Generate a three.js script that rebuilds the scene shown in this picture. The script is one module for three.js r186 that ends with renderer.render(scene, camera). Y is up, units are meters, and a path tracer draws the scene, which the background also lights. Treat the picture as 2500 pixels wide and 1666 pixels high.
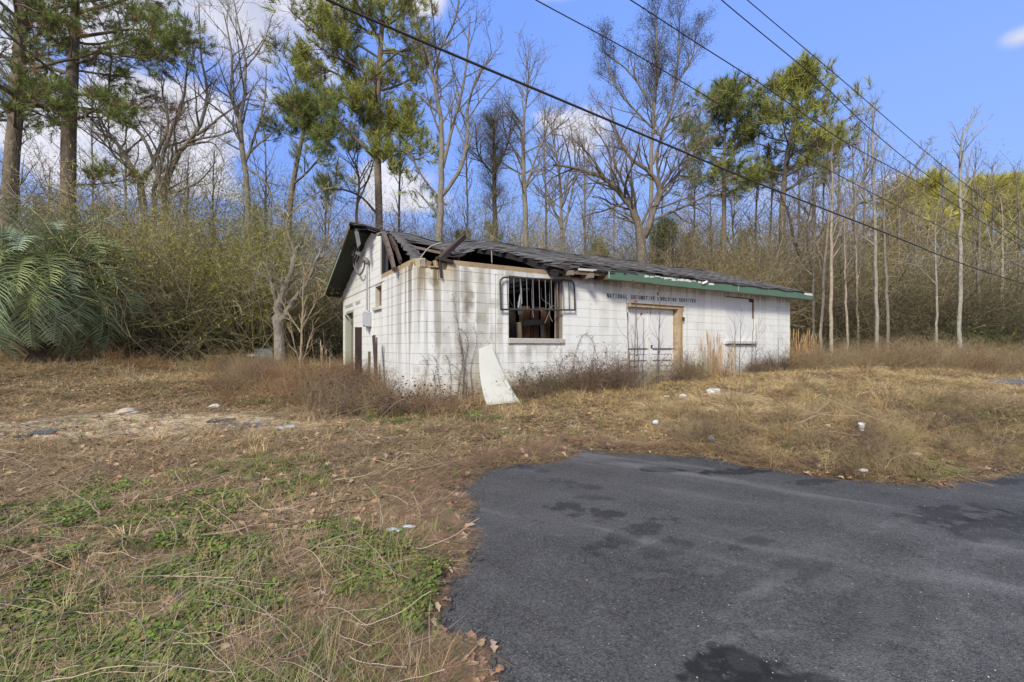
import * as THREE from 'three';
import { TextGeometry } from 'three/addons/geometries/TextGeometry.js';
import { FontLoader } from 'three/addons/loaders/FontLoader.js';
import { mergeGeometries } from 'three/addons/utils/BufferGeometryUtils.js';

// ------------------------------------------------------------------ helpers: numbers
function rngOf(seed) { let a = seed >>> 0; return () => { a = (a + 0x6D2B79F5) | 0; let t = Math.imul(a ^ (a >>> 15), 1 | a); t = (t + Math.imul(t ^ (t >>> 7), 61 | t)) ^ t; return ((t ^ (t >>> 14)) >>> 0) / 4294967296; }; }
const sm = (a, b, x) => { const t = Math.min(1, Math.max(0, (x - a) / (b - a))); return t * t * (3 - 2 * t); };
const lerp = (a, b, t) => a + (b - a) * t, clamp = (x, a, b) => Math.min(b, Math.max(a, x));
const hash3 = (x, y, z) => { let h = Math.imul(x, 374761393) ^ Math.imul(y, 668265263) ^ Math.imul(z, 2147483647 ^ 0x5bd1e995); h = Math.imul(h ^ (h >>> 13), 1274126177); h ^= h >>> 16; return (h >>> 0) / 4294967296; };
function noise(x, y, z = 0) {
  const xi = Math.floor(x), yi = Math.floor(y), zi = Math.floor(z), fx = x - xi, fy = y - yi, fz = z - zi;
  const u = fx * fx * (3 - 2 * fx), v = fy * fy * (3 - 2 * fy), w = fz * fz * (3 - 2 * fz);
  const f = (k) => lerp(lerp(hash3(xi, yi, zi + k), hash3(xi + 1, yi, zi + k), u), lerp(hash3(xi, yi + 1, zi + k), hash3(xi + 1, yi + 1, zi + k), u), v);
  return w === 0 ? f(0) : lerp(f(0), f(1), w);
}
function fbm(x, y, z = 0, o = 4) { let s = 0, a = 0.5, n = 0; for (let i = 0; i < o; i++) { s += a * noise(x, y, z); n += a; x = x * 2.03 + 11.7; y = y * 2.03 + 5.1; z *= 2.03; a *= 0.5; } return s / n; }
const V3 = (x, y, z) => new THREE.Vector3(x, y, z);

// ------------------------------------------------------------------ camera, sky, sun, exposure
const W = 2500, H = 1666, F = 1111, HZ = 848, EYE = 1.4;
const scene = new THREE.Scene();
const camera = new THREE.PerspectiveCamera(2 * Math.atan(HZ / F) * 180 / Math.PI, W / (2 * HZ), 0.05, 600);
camera.setViewOffset(W, 2 * HZ, 0, 0, W, H);
camera.position.set(0, EYE, 0);
camera.lookAt(0, EYE, -1);
const renderer = new THREE.WebGLRenderer({ antialias: true });
renderer.setSize(1024, 682);
renderer.toneMapping = THREE.LinearToneMapping;
renderer.toneMappingExposure = 1.28;
renderer.shadowMap.enabled = true;

{
  // blue winter sky with broken white cloud, thickest to the left and behind
  const w = 2048, h = 1024, data = new Float32Array(w * h * 4);
  // clouds seen in front: [azimuth from straight ahead (right +), elevation, half sizes] in degrees
  const C = [[-33, 36, 17, 9, 1.35], [-25, 38, 10, 8, 1.35], [-42, 31, 10, 6, 1.2], [-37, 20.5, 7, 5.5, 1.3], [-44, 18, 8, 5, .8], [-52, 26, 6, 4, .8], [-50, 23, 8, 3, .7], [-15, 18.5, 7, 3.5, 1.0], [-13, 25, 3, 3, .6], [7, 39.5, 8, 2.4, 1.05], [-12, 38, 5, 3.5, 1.2], [-50, 36, 8, 5, 1.1],
    [8, 25, 7, 4, .95], [14, 20, 9, 4, .7], [24, 14, 14, 5, .8], [36, 12, 10, 5, .8], [40, 26.5, 1.6, .8, .6], [48.5, 24.5, 1.8, 1.2, .7], [-28, 27, 7, 5, .6]];
  const az = [], el = [];
  for (let y = 0; y < h; y++) {
    const e = ((y + 0.5) / h - 0.5) * Math.PI, se = Math.sin(e), ce = Math.cos(e), ed = e * 180 / Math.PI;
    for (let x = 0; x < w; x++) {
      const p = ((x + 0.5) / w - 0.5) * 2 * Math.PI, dx = ce * Math.cos(p), dz = ce * Math.sin(p), o = (y * w + x) * 4;
      if (ed < -2) { data[o] = 0.16; data[o + 1] = 0.15; data[o + 2] = 0.14; data[o + 3] = 1; continue; }
      let a = Math.atan2(dx, -dz) * 180 / Math.PI;                    // 0 straight ahead, + to the right
      const t = Math.pow(clamp(se, 0, 1), 0.55);
      const left = sm(20, -50, a) * sm(-130, -60, a);
      let r = lerp(.39, .112, t) - .055 * left, g = lerp(.56, .25, t) - .07 * left, b = lerp(.88, .79, t) - .06 * left;
      const k = 3.2 / (0.28 + Math.max(0, se)), q = fbm(dx * k + 3.1, dz * k + 7.7, 1.5, 5) , q2 = fbm(dx * k * 3.1 + 9, dz * k * 3.1, 4.2, 4);
      let c = 0;
      if (Math.abs(a) < 75) for (const [ca, cel, sa, s2, m] of C) { const u = (a - ca) / sa, v = (ed - cel) / s2, d = u * u + v * v; if (d < 6) c = Math.max(c, m * Math.exp(-d * 0.75)); }
      const behind = sm(62, 100, Math.abs(a)), over = sm(44, 62, ed);
      const bias = Math.max(behind, over) * 0.8;
      const cover = sm(0.55, 0.95, Math.max(c, bias) + (q - 0.5) * 1.15 + (q2 - 0.5) * 0.6);
      const light = 0.66 + (q2 - .5) * 0.35;
      r = lerp(r, light * .98, cover * .92); g = lerp(g, light * .98, cover * .92); b = lerp(b, light * 1.06, cover * .92);
      data[o] = r; data[o + 1] = g; data[o + 2] = b; data[o + 3] = 1;
    }
  }
  const t = new THREE.DataTexture(data, w, h, THREE.RGBAFormat, THREE.FloatType);
  t.mapping = THREE.EquirectangularReflectionMapping; t.magFilter = t.minFilter = THREE.LinearFilter; t.needsUpdate = true;
  scene.background = t; scene.environment = t;
}
const sun = new THREE.DirectionalLight(new THREE.Color().setRGB(1, .945, .77), 3.05);
sun.position.set(-14, 34, 36); sun.target.position.set(0, 0, -8);
sun.castShadow = true; sun.shadow.radius = 22; sun.shadow.mapSize.set(2048, 2048);
Object.assign(sun.shadow.camera, { left: -40, right: 40, top: 40, bottom: -40, near: 1, far: 140 });
scene.add(sun, sun.target);

// ------------------------------------------------------------------ helpers: placing and naming
const at = (px, py, d) => V3((px - 1250) / F * d, EYE - (py - HZ) / F * d, -d);        // a point seen at that spot, d metres ahead
const projX = (x, z) => 1250 + F * x / -z, projY = (y, z) => HZ + F * (EYE - y) / -z;
const counts = {};
const numbered = (n) => { const c = counts[n] ?? 0; counts[n] = c + 1; return c ? n + '_' + String(c).padStart(3, '0') : n; };
function tag(o, label, category, group, kind) { if (label) o.userData.label = label; if (category) o.userData.category = category; if (group) o.userData.group = group; if (kind) o.userData.kind = kind; return o; }
function thing(name, pos, label, category, group, turn = 0) { const o = new THREE.Group(); o.name = numbered(name); o.position.copy(pos); o.rotation.y = turn; scene.add(o); return tag(o, label, category, group); }
function mesh(name, geo, mat, parent, kind) { const m = new THREE.Mesh(geo, mat); m.castShadow = m.receiveShadow = true; m.name = parent ? name : numbered(name); (parent ?? scene).add(m); if (kind) m.userData.kind = kind; return m; }
// collects triangles; build() turns them into one named mesh, in its parent's place
class Acc {
  constructor() { this.p = []; this.i = []; this.uv = []; this.c = null; this.col = null; }
  v(x, y, z, u = 0, w = 0) { this.p.push(x, y, z); this.uv.push(u, w); if (this.col) { (this.c ??= []).push(...this.col); } return this.p.length / 3 - 1; }
  tri(a, b, c) { this.i.push(a, b, c); }
  quad(a, b, c, d) { this.i.push(a, b, c, a, c, d); }
  face(A, B, C, D, uvs) { const k = [A, B, C, D].map((q, n) => this.v(q[0] ?? q.x, q[1] ?? q.y, q[2] ?? q.z, uvs ? uvs[n][0] : 0, uvs ? uvs[n][1] : 0)); this.quad(...k); }
  tube(pts, rad, sides = 5, vs = 1, cap = true) {
    let n = V3(0, 0, 0), t = V3(0, 0, 0), b = V3(0, 0, 0), prev = -1, len = 0;
    for (let k = 0; k < pts.length; k++) {
      t.copy(pts[Math.min(k + 1, pts.length - 1)]).sub(pts[Math.max(k - 1, 0)]).normalize();
      if (k === 0) { n.set(Math.abs(t.y) > .9 ? 1 : 0, Math.abs(t.y) > .9 ? 0 : 1, 0); }
      n.addScaledVector(t, -n.dot(t)).normalize(); b.crossVectors(t, n);
      if (k) len += pts[k].distanceTo(pts[k - 1]);
      const r = typeof rad === 'number' ? rad : rad[k], first = this.p.length / 3;
      for (let s = 0; s <= sides; s++) {
        const a = s / sides * 2 * Math.PI, ca = Math.cos(a) * r, sa = Math.sin(a) * r;
        this.v(pts[k].x + n.x * ca + b.x * sa, pts[k].y + n.y * ca + b.y * sa, pts[k].z + n.z * ca + b.z * sa, s / sides, len * vs);
      }
      if (k) for (let s = 0; s < sides; s++) this.quad(prev + s, prev + s + 1, first + s + 1, first + s);
      prev = first;
    }
    if (cap && sides > 3) { const last = this.p.length / 3 - sides - 1; for (let s = 1; s < sides - 1; s++) { this.tri(last, last + s, last + s + 1); } for (let s = 1; s < sides - 1; s++) this.tri(s + 1 + last - (pts.length - 1) * (sides + 1), s + last - (pts.length - 1) * (sides + 1), last - (pts.length - 1) * (sides + 1)); }
  }
  // a bar with square section between two points
  bar(a, b, w, h, up = V3(0, 1, 0)) {
    const t = b.clone().sub(a).normalize(), s = t.clone().cross(up).normalize(), u = s.clone().cross(t), c = [];
    for (const p of [a, b]) for (const [i, j] of [[-1, -1], [1, -1], [1, 1], [-1, 1]]) c.push(p.clone().addScaledVector(s, i * w / 2).addScaledVector(u, j * h / 2));
    const L = a.distanceTo(b);
    for (const [q, r] of [[0, 1], [1, 2], [2, 3], [3, 0]]) this.face(c[q], c[r], c[r + 4], c[q + 4], [[0, 0], [w, 0], [w, L], [0, L]]);
    this.face(c[3], c[2], c[1], c[0]); this.face(c[4], c[5], c[6], c[7]);
  }
  box(x0, y0, z0, x1, y1, z1) {
    const P = (i) => [i & 1 ? x1 : x0, i & 2 ? y1 : y0, i & 4 ? z1 : z0];
    for (const [f, du, dv] of [[[4, 5, 7, 6], 0, 1], [[1, 0, 2, 3], 0, 1], [[5, 1, 3, 7], 2, 1], [[0, 4, 6, 2], 2, 1], [[6, 7, 3, 2], 0, 2], [[0, 1, 5, 4], 0, 2]]) this.face(...f.map(P), f.map((q) => [P(q)[du], P(q)[dv]]));
  }
  geo(origin) {
    const g = new THREE.BufferGeometry(), p = new Float32Array(this.p);
    if (origin) for (let k = 0; k < p.length; k += 3) { p[k] -= origin.x; p[k + 1] -= origin.y; p[k + 2] -= origin.z; }
    g.setAttribute('position', new THREE.BufferAttribute(p, 3)); g.setAttribute('uv', new THREE.BufferAttribute(new Float32Array(this.uv), 2));
    if (this.c) g.setAttribute('color', new THREE.BufferAttribute(new Float32Array(this.c), 3));
    g.setIndex(this.i); g.computeVertexNormals(); return g;
  }
  build(name, mat, parent, kind, world = true) { return mesh(name, this.geo(parent && world ? parent.position : null), mat, parent, kind); }
}
function bevelBox(w, h, d, c = 0.004) {        // box with chamfered edges, centred
  const g = []; const x = w / 2, y = h / 2, z = d / 2; c = Math.min(c, x * .45, y * .45, z * .45);
  const s = new THREE.Shape(); s.moveTo(-x + c, -y + c); s.lineTo(x - c, -y + c); s.lineTo(x - c, y - c); s.lineTo(-x + c, y - c); s.closePath();
  const e = new THREE.ExtrudeGeometry(s, { depth: d - 2 * c, bevelEnabled: true, bevelThickness: c, bevelSize: c, bevelSegments: 1 }); e.translate(0, 0, -z + c); return e;
}
function tex(w, h, fn, srgb = false, repeat) {                       // fn(u, v) gives linear 0..1 colour
  const d = new Uint8Array(w * h * 4);
  for (let y = 0; y < h; y++) for (let x = 0; x < w; x++) {
    const c = fn((x + .5) / w, (y + .5) / h), o = (y * w + x) * 4;
    for (let k = 0; k < 3; k++) { let q = clamp(Array.isArray(c) ? c[k] : c, 0, 1); if (srgb) q = q <= .0031308 ? q * 12.92 : 1.055 * Math.pow(q, 1 / 2.4) - .055; d[o + k] = q * 255 + .5; }
    d[o + 3] = 255;
  }
  const t = new THREE.DataTexture(d, w, h); t.magFilter = THREE.LinearFilter; t.minFilter = THREE.LinearMipmapLinearFilter; t.generateMipmaps = true; t.wrapS = t.wrapT = THREE.RepeatWrapping;
  if (srgb) t.colorSpace = THREE.SRGBColorSpace; if (repeat) t.repeat.set(...repeat); t.needsUpdate = true; return t;
}
const rgb = (r, g, b) => new THREE.Color().setRGB(r, g, b);
const std = (r, g, b, o = {}) => new THREE.MeshStandardMaterial({ color: rgb(r, g, b), roughness: .9, side: THREE.DoubleSide, ...o });
// tileable noise for detail textures
const tnoise = (u, v, n, z) => { const x = u * n, y = v * n, xi = Math.floor(x), yi = Math.floor(y), fx = x - xi, fy = y - yi, a = fx * fx * (3 - 2 * fx), b = fy * fy * (3 - 2 * fy), m = (k) => ((k % n) + n) % n; return lerp(lerp(hash3(m(xi), m(yi), z), hash3(m(xi + 1), m(yi), z), a), lerp(hash3(m(xi), m(yi + 1), z), hash3(m(xi + 1), m(yi + 1), z), a), b); };
const tfbm = (u, v, n, z, o = 4) => { let s = 0, a = .5, k = 0; for (let i = 0; i < o; i++) { s += a * tnoise(u, v, n, z + i); k += a; a *= .5; n *= 2; } return s / k; };
const barkBump = tex(256, 512, (u, v) => { const f = tfbm(u, v * .35, 8, 3, 4), g = tnoise(u, v, 24, 9); return clamp(.2 + .8 * Math.abs(f - .5) * 3 + .2 * g, 0, 1); });
const barkMap = tex(256, 512, (u, v) => { const f = tfbm(u, v, 6, 13, 5), g = tfbm(u, v * .3, 16, 31, 3); const k = .55 + .5 * f + .35 * (g - .5), l = sm(.62, .75, tfbm(u, v, 5, 77, 3)) * .35; return [clamp(k + l * .7, 0, 1), clamp(k * .96 + l, 0, 1), clamp(k * .9 + l * .8, 0, 1)]; }, true);
const bark = (r, g, b) => std(r, g, b, { map: barkMap, bumpMap: barkBump, bumpScale: .03 });

// ------------------------------------------------------------------ terrain
const EDGE_PX = [[1177, 1690], [1177, 1666], [1169, 1609], [1137, 1587], [1090, 1574], [1036, 1569], [1057, 1508], [1062, 1460], [1094, 1412], [1126, 1354], [1134, 1290], [1118, 1258], [1158, 1239], [1137, 1216], [1097, 1205], [1142, 1184], [1169, 1154.5], [1250, 1134], [1356, 1128], [1409, 1107], [1380, 1094], [1489, 1107], [1610, 1110], [1728, 1118], [1824, 1139], [1887, 1147], [2047, 1168], [2150, 1178], [2259, 1187], [2302, 1189], [2318, 1176], [2419, 1166], [2500, 1152]];
const groundAt = (px, py) => { const d = F * EYE / (py - HZ); return [(px - 1250) / F * d, d]; };
const EDGE = EDGE_PX.map(([x, y]) => groundAt(x, y));
{ // a finer, uneven edge
  const q = [EDGE[0]], r = rngOf(5); let seq = 0;
  for (let k = 1; k < EDGE.length; k++) { const [ax, ad] = EDGE[k - 1], [bx, bd] = EDGE[k], L = Math.hypot(bx - ax, bd - ad), n = Math.max(1, Math.round(L / .05)); for (let j = 1; j <= n; j++) { const t = j / n, e = j < n ? .03 : .01, s = (seq += .35), w = .07 * (noise(s, 3) - .5) + .05 * (noise(s * 2.7, 9) - .5); q.push([lerp(ax, bx, t) + (r() - .5) * e + w, lerp(ad, bd, t) + (r() - .5) * e + w * .7]); } }
  EDGE.splice(0, EDGE.length, ...q);
}
EDGE.push([7.2, 5.4], [9.5, 5.9], [14, 6.4], [40, 7], [40, -14], [-2.2, -14], [-.35, -3]);
const inPoly = (x, d) => { let c = false; for (let i = 0, j = EDGE.length - 1; i < EDGE.length; j = i++) { const [xi, yi] = EDGE[i], [xj, yj] = EDGE[j]; if ((yi > d) !== (yj > d) && x < (xj - xi) * (d - yi) / (yj - yi) + xi) c = !c; } return c; };
const edgeDist = (x, d) => { let m = 1e9; for (let i = 0, j = EDGE.length - 1; i < EDGE.length; j = i++) { const [ax, ay] = EDGE[j], [bx, by] = EDGE[i], vx = bx - ax, vy = by - ay, t = clamp(((x - ax) * vx + (d - ay) * vy) / (vx * vx + vy * vy + 1e-9), 0, 1), q = (x - ax - vx * t) ** 2 + (d - ay - vy * t) ** 2; if (q < m) m = q; } return Math.sqrt(m) * (inPoly(x, d) ? -1 : 1); };
const HP = [[-2, 2, .05], [-2.6, 3.6, .1], [-5, 5, .16], [-4, 2, .06], [-7, 7.5, .3], [-3, 6.5, .22], [-.5, 7, .2], [-1.8, 8.1, .3], [1.5, 10.1, .42], [4, 11.6, .5], [9.2, 15, .6], [2.5, 7.2, .22], [1, 6.5, .1], [4.5, 7, .35], [-3.6, 11.4, .55], [-5.4, 14.3, .8], [-8, 11, .66], [-12, 13, .95], [-10, 18, 1.1], [-16, 18, 1.15], [-5, 20, 1.1], [0, 25, 1], [10, 25, .85], [-30, 30, 1.5], [0, 60, 1.4], [30, 45, 1.1], [8.6, 11.4, .74], [6.5, 9.4, .56], [12, 13, .74], [9.5, 8.6, .42], [12, 9.5, .42], [12.6, 11.3, .47], [14.5, 11.3, .45], [16, 18, .68], [22, 22, .66], [30, 20, .5], [-40, 10, 1], [60, 30, .6], [-80, 80, 2], [80, 90, 1.5], [0, 140, 2], [-5, -6, 0], [-20, -10, .3]];
function heightRaw(x, d) { let s = 0, n = 0; for (const [a, b, h] of HP) { const w = 1 / Math.pow((x - a) ** 2 + (d - b) ** 2 + .6, 1.5); s += w * h; n += w; } return s / n + (fbm(x * .9, d * .9, 0, 3) - .5) * .07 + (noise(x * 3, d * 3) - .5) * .02; }
function height(x, d) {
  const e = edgeDist(x, d); if (e < -.25) return -.06;
  const h = heightRaw(x, d) * sm(-.05, 1.5, e) + lerp(-.02, .025, sm(-.02, .1, e)) * (1 - sm(.2, 1.5, e));
  return e < 0 ? lerp(h, -.06, sm(0, -.2, e)) : h;
}
const gcache = new Map();
const ground = (x, z) => height(x, -z);
const onGround = (px, d, dy = 0) => { const x = (px - 1250) / F * d; return V3(x, height(x, d) + dy, -d); };

// colours of the soil, by what lies there
const sandAt = (x, d) => { const n = fbm(x * .8, d * 1.3, 3, 4) - .5; const a = sm(1.15, .35, Math.abs((d - 6.75 - .05 * (x + 5)) / 1.0 + n * 1.8)) * sm(-1.6, -3.6, x + n * 2.5); return clamp(a, 0, 1); };
const greenAt = (x, d) => {         // low green weeds: near left, and odd patches
  const n = fbm(x * 1.1 + 4, d * 1.1, 7, 4) - .5;
  let g = sm(3.75, 2.9, d - .12 * (x + 2) + n * 2) * sm(-.28, -.65, x + n * .5 - (d < 2.4 ? 0 : .05)) ;
  for (const [px, py, r, m] of [[640, 1002, .55, .7], [1150, 1022, .7, .6], [1230, 1060, .4, .4], [970, 1035, .8, .5], [1680, 1105, .35, .7], [2310, 1145, .3, .9], [2480, 1060, .9, .8], [2280, 1120, .4, .6], [2070, 1145, .25, .5], [600, 1170, .8, .35], [100, 1220, .6, .4]]) { const [gx, gd] = groundAt(px, py), k = Math.hypot(x - gx * .86, (d - gd * .86) * .8) / r; if (k < 1.3) g = Math.max(g, m * sm(1.3, .3, k + n)); }
  return clamp(g, 0, 1);
};
const soilMap = tex(1024, 1024, (u, v) => {
  const f = tfbm(u, v, 6, 3, 6), g = tfbm(u, v, 40, 5, 3), s = tnoise(u, v, 180, 8), st = tfbm(u, v * 1, 90, 21, 2);
  let k = .55 + .6 * (f - .5) + .55 * (g - .5) + .5 * (s - .5);
  k += s > .9 ? .5 : 0; k -= st < .34 ? .22 : 0;
  return [clamp(k * 1.02, 0, 1), clamp(k * .98, 0, 1), clamp(k * .93, 0, 1)];
}, true);
const soilBump = tex(512, 512, (u, v) => .5 * tfbm(u, v, 16, 3, 5) + .5 * tfbm(u, v, 64, 33, 2));
{
  const line = (n, a, k) => Array.from({ length: n + 1 }, (_, i) => { const t = i / n * 2 - 1; return a * Math.sinh(k * t) / Math.sinh(k); });
  const xs = line(300, 260, 6.2), zs = Array.from({ length: 301 }, (_, i) => { const t = i / 300; return t < .06 ? lerp(-70, .6, t / .06) : .6 + 300 * (Math.exp(4.9 * (t - .06) / .94) - 1) / (Math.exp(4.9) - 1); });
  const p = [], c = [], uv = [], ix = [];
  for (const d of zs) for (const x of xs) {
    p.push(x, height(x, d), -d); uv.push(x / 2.6, d / 2.6);
    const n = fbm(x * .35, d * .35, 2, 4), n2 = fbm(x * 1.7, d * 1.7, 5, 3), s = d < 25 ? sandAt(x, d) : 0, g = d < 20 ? greenAt(x, d) : 0;
    let r = lerp(.145, .295, n), gg = lerp(.098, .205, n), b = lerp(.05, .095, n); const k = .75 + .6 * (n2 - .3);
    r *= k; gg *= k; b *= k;
    r = lerp(r, .9, s); gg = lerp(gg, .75, s); b = lerp(b, .46, s);
    r = lerp(r, .075, g * .7); gg = lerp(gg, .085, g * .7); b = lerp(b, .03, g * .7);
    const far = sm(16, 30, d) ; r = lerp(r, .11, far); gg = lerp(gg, .085, far); b = lerp(b, .05, far);
    c.push(r, gg, b);
  }
  const nx = xs.length;
  for (let j = 0; j < zs.length - 1; j++) for (let i = 0; i < nx - 1; i++) { const a = j * nx + i; ix.push(a, a + 1, a + nx + 1, a, a + nx + 1, a + nx); }
  const g = new THREE.BufferGeometry(); g.setAttribute('position', new THREE.Float32BufferAttribute(p, 3)); g.setAttribute('color', new THREE.Float32BufferAttribute(c, 3)); g.setAttribute('uv', new THREE.Float32BufferAttribute(uv, 2)); g.setIndex(ix); g.computeVertexNormals();
  tag(mesh('ground', g, new THREE.MeshStandardMaterial({ map: soilMap, bumpMap: soilBump, bumpScale: .03, vertexColors: true, roughness: 1, side: THREE.DoubleSide })), 'uneven ground of dry litter, sand and soil around the burnt building', 'ground', null, 'structure');
}
// asphalt drive: a sheet 4 cm thick with a ragged edge
{
  const A = new Acc(), U = (x, d) => [x / 9, d / 9];
  const top = THREE.ShapeUtils.triangulateShape(EDGE.map(([x, d]) => new THREE.Vector2(x, d)), []);
  for (const [x, d] of EDGE) A.v(x, 0, -d, ...U(x, d));
  for (const [a, b, c] of top) A.tri(a, b, c);
  const n0 = A.p.length / 3;
  for (let k = 0; k < EDGE.length; k++) { const [x, d] = EDGE[k]; A.v(x, 0, -d, ...U(x, d)); A.v(x, -.05, -d, ...U(x, d)); }
  for (let k = 0; k < EDGE.length; k++) { const a = n0 + 2 * k, b = n0 + 2 * ((k + 1) % EDGE.length); A.quad(a, b, b + 1, a + 1); }
  // stains and dust: [px, py, radius along, radius across, turn, strength(- dark, + light)]
  const ST = [[1420, 1250, .32, .2, .3, -.5], [1390, 1180, .35, .12, .5, -.32], [1450, 1215, .2, .1, 0, -.3], [1530, 1310, .5, .12, -.7, -.45], [1620, 1345, .35, .1, -.7, -.35], [1615, 1147, .22, .12, 0, -.75], [1658, 1150, .16, .06, 0, -.6], [1810, 1150, .45, .12, -.25, -.7], [1990, 1177, .3, .1, -.2, -.5], [2300, 1260, .55, .16, -.35, -.5], [2450, 1290, .7, .22, -.3, -.5], [2440, 1175, .3, .1, -.2, -.4], [1830, 1650, .3, .22, .3, -.75], [1780, 1600, .12, .12, 0, -.7], [1900, 1665, .25, .1, .2, -.55], [1840, 1325, .2, .08, -.5, -.35], [1960, 1385, .3, .1, -.6, -.3], [1560, 1125, .5, .1, -.1, -.25], [1290, 1145, .3, .1, .5, -.35], [2150, 1500, .5, .2, -.5, -.2],
    [1950, 1500, .8, .1, -.62, .3], [2050, 1560, .7, .12, -.62, .28], [1850, 1470, .35, .09, -.62, .4], [1880, 1425, .3, .05, -.62, .45], [1780, 1560, .25, .06, -.2, .45], [2300, 1400, 1, .2, -.62, .25], [2400, 1330, .8, .15, -.5, .3], [2180, 1280, .35, .08, -.4, .4], [2250, 1600, .7, .14, -.6, .3], [1460, 1480, .05, .03, 0, .8], [1580, 1405, .14, .03, 0, .4], [1725, 1395, .1, .06, 0, .4], [2100, 1640, .3, .1, -.6, .35], [2420, 1600, .6, .2, -.6, .3], [1330, 1560, .3, .1, .4, .15], [2000, 1350, 1.2, .15, -.6, .18]].map(([px, py, a, b, t, s]) => [...groundAt(px, py), a, b, t, s]);
  const EN = 220, EG = new Float32Array((EN + 1) * (EN + 1)); for (let j = 0; j <= EN; j++) for (let i = 0; i <= EN; i++) EG[j * (EN + 1) + i] = edgeDist(i / EN * 9 - 1.2, j / EN * 9 - 1.2);
  const eAt = (u, v) => { const x = Math.min(EN - .001, u * EN), y = Math.min(EN - .001, v * EN), i = Math.floor(x), j = Math.floor(y), a = x - i, b = y - j, o = j * (EN + 1) + i; return lerp(lerp(EG[o], EG[o + 1], a), lerp(EG[o + EN + 1], EG[o + EN + 2], a), b); };
  const map = tex(2048, 2048, (u, v) => {
    const x = u * 9 - 1.2, d = v * 9 - 1.2;                             // the drive within sight; beyond it the same repeats
    const f = fbm(x * .9, d * .9, 1, 4), g = fbm(x * 6, d * 6, 2, 3), s = hash3(Math.floor(u * 2048), Math.floor(v * 2048), 3), s2 = hash3(Math.floor(u * 1024), Math.floor(v * 1024), 7);
    const lx = x * .83 - d * .56, ld = x * .56 + d * .83, streak = fbm(lx * .8, ld * 5.5, 4, 4), drag = fbm(lx * .35 + 4, ld * 1.9, 9, 3);
    let k = .078 + .03 * (f - .5) + .025 * (g - .5) + .05 * (s - .5) + .04 * (s2 - .5) + .05 * (hash3(Math.floor(u * 900), Math.floor(v * 900), 11) - .5) + .035 * (streak - .5) + .04 * (drag - .5);
    let dust = sm(.56, .78, streak) * sm(.46, .7, drag) * .05;
    for (const [sx, sd, a, b, t, m] of ST) { const ex = x - sx, ed = d - sd; if (ex * ex + ed * ed > 4) continue; const c = Math.cos(t), n = Math.sin(t), p = (ex * c - ed * n) / a, q = (ex * n + ed * c) / b, r = p * p + q * q; if (r > 2.6) continue; const hi = fbm(x * 14, d * 14, 12, 3) - .5, w = sm(1.25, .45, r + (g - .5) * 2.2 + hi * 2.6 + (f - .5) * 1.2); if (m < 0) k *= 1 + m * 1.1 * w; else dust += .07 * m * w * (.4 + g); }
    k = Math.max(.012, k) + dust;
    if (s2 > .996) k += .22 * s; const cr = Math.abs(fbm(x * 1.1 + 7, d * 1.1, 6, 5) - .5); if (cr < .0016 && f > .55) k *= .6;
    const blue = sm(2, 7, x) * .08; 
    const soil = sm(-.06, .02, eAt(u, v) + (g - .5) * .22 + (s2 - .5) * .14) * .75;
    if (soil > 0) return [lerp(k, .17 + .08 * (s2 - .5), soil), lerp(k, .12 + .06 * (s2 - .5), soil), lerp(k, .075 + .04 * (s2 - .5), soil)];
    return [k * (1.03 - blue * .5), k * (.99 - blue * .1), k * (.93 + blue)];
  }, true);
  map.offset.set(1.2 / 9, 1.2 / 9);
  const bump = tex(1024, 1024, (u, v) => .65 * tnoise(u, v, 256, 3) + .35 * tnoise(u, v, 512, 5), false, [9 / 1.3, 9 / 1.3]);
  tag(A.build('asphalt_drive', new THREE.MeshStandardMaterial({ map, bumpMap: bump, bumpScale: .008, roughness: .93, side: THREE.DoubleSide })), 'dark patched asphalt drive with a ragged edge in the foreground', 'drive', null, 'structure');
}
// the paved road glimpsed far right
{
  const A = new Acc(), a = [[2400, 11.7], [2455, 10.8], [2520, 10.5], [2700, 10.2], [2700, 12.6], [2520, 12.4], [2440, 12.2]].map(([px, d]) => [(px - 1250) / F * d, d]);
  const y = .56; for (const [x, d] of a) A.v(x, y, -d, x, d); for (let k = 1; k < a.length - 1; k++) A.tri(0, k, k + 1);
  const n = A.p.length / 3; for (const [x, d] of a) { A.v(x, y, -d); A.v(x, y - .4, -d); } for (let k = 0; k < a.length; k++) { const p = n + 2 * k, q = n + 2 * ((k + 1) % a.length); A.quad(p, q, q + 1, p + 1); }
  tag(A.build('road', std(.13, .14, .16, { bumpMap: soilBump, bumpScale: .01 })), 'strip of grey paved road at the far right edge beyond the grass', 'road', null, 'structure');
}

// ------------------------------------------------------------------ the burnt building (local x along the front, -z back along the left wall)
const TURN = Math.atan2(.513, .858), L1 = 12.8, L2 = 7.1, YB = .258, CH = .203, WTOP = 3.1, EAVE = 3.17, PITCH = .3275, OV = .45;
const BC = V3(-1.775, 0, -8.5);
const bl = (u, v, y) => V3(BC.x + .858 * u - .513 * v, y, BC.z - .513 * u - .858 * v);   // building to world
const building = thing('abandoned_building', BC, 'burnt out white concrete block building with a collapsed dark shingle roof', 'building', null, TURN);
const roofY = (v) => v <= 3.55 ? EAVE + (v + OV) * PITCH : EAVE + (3.55 + OV) * PITCH - (v - 3.55) * PITCH;

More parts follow.
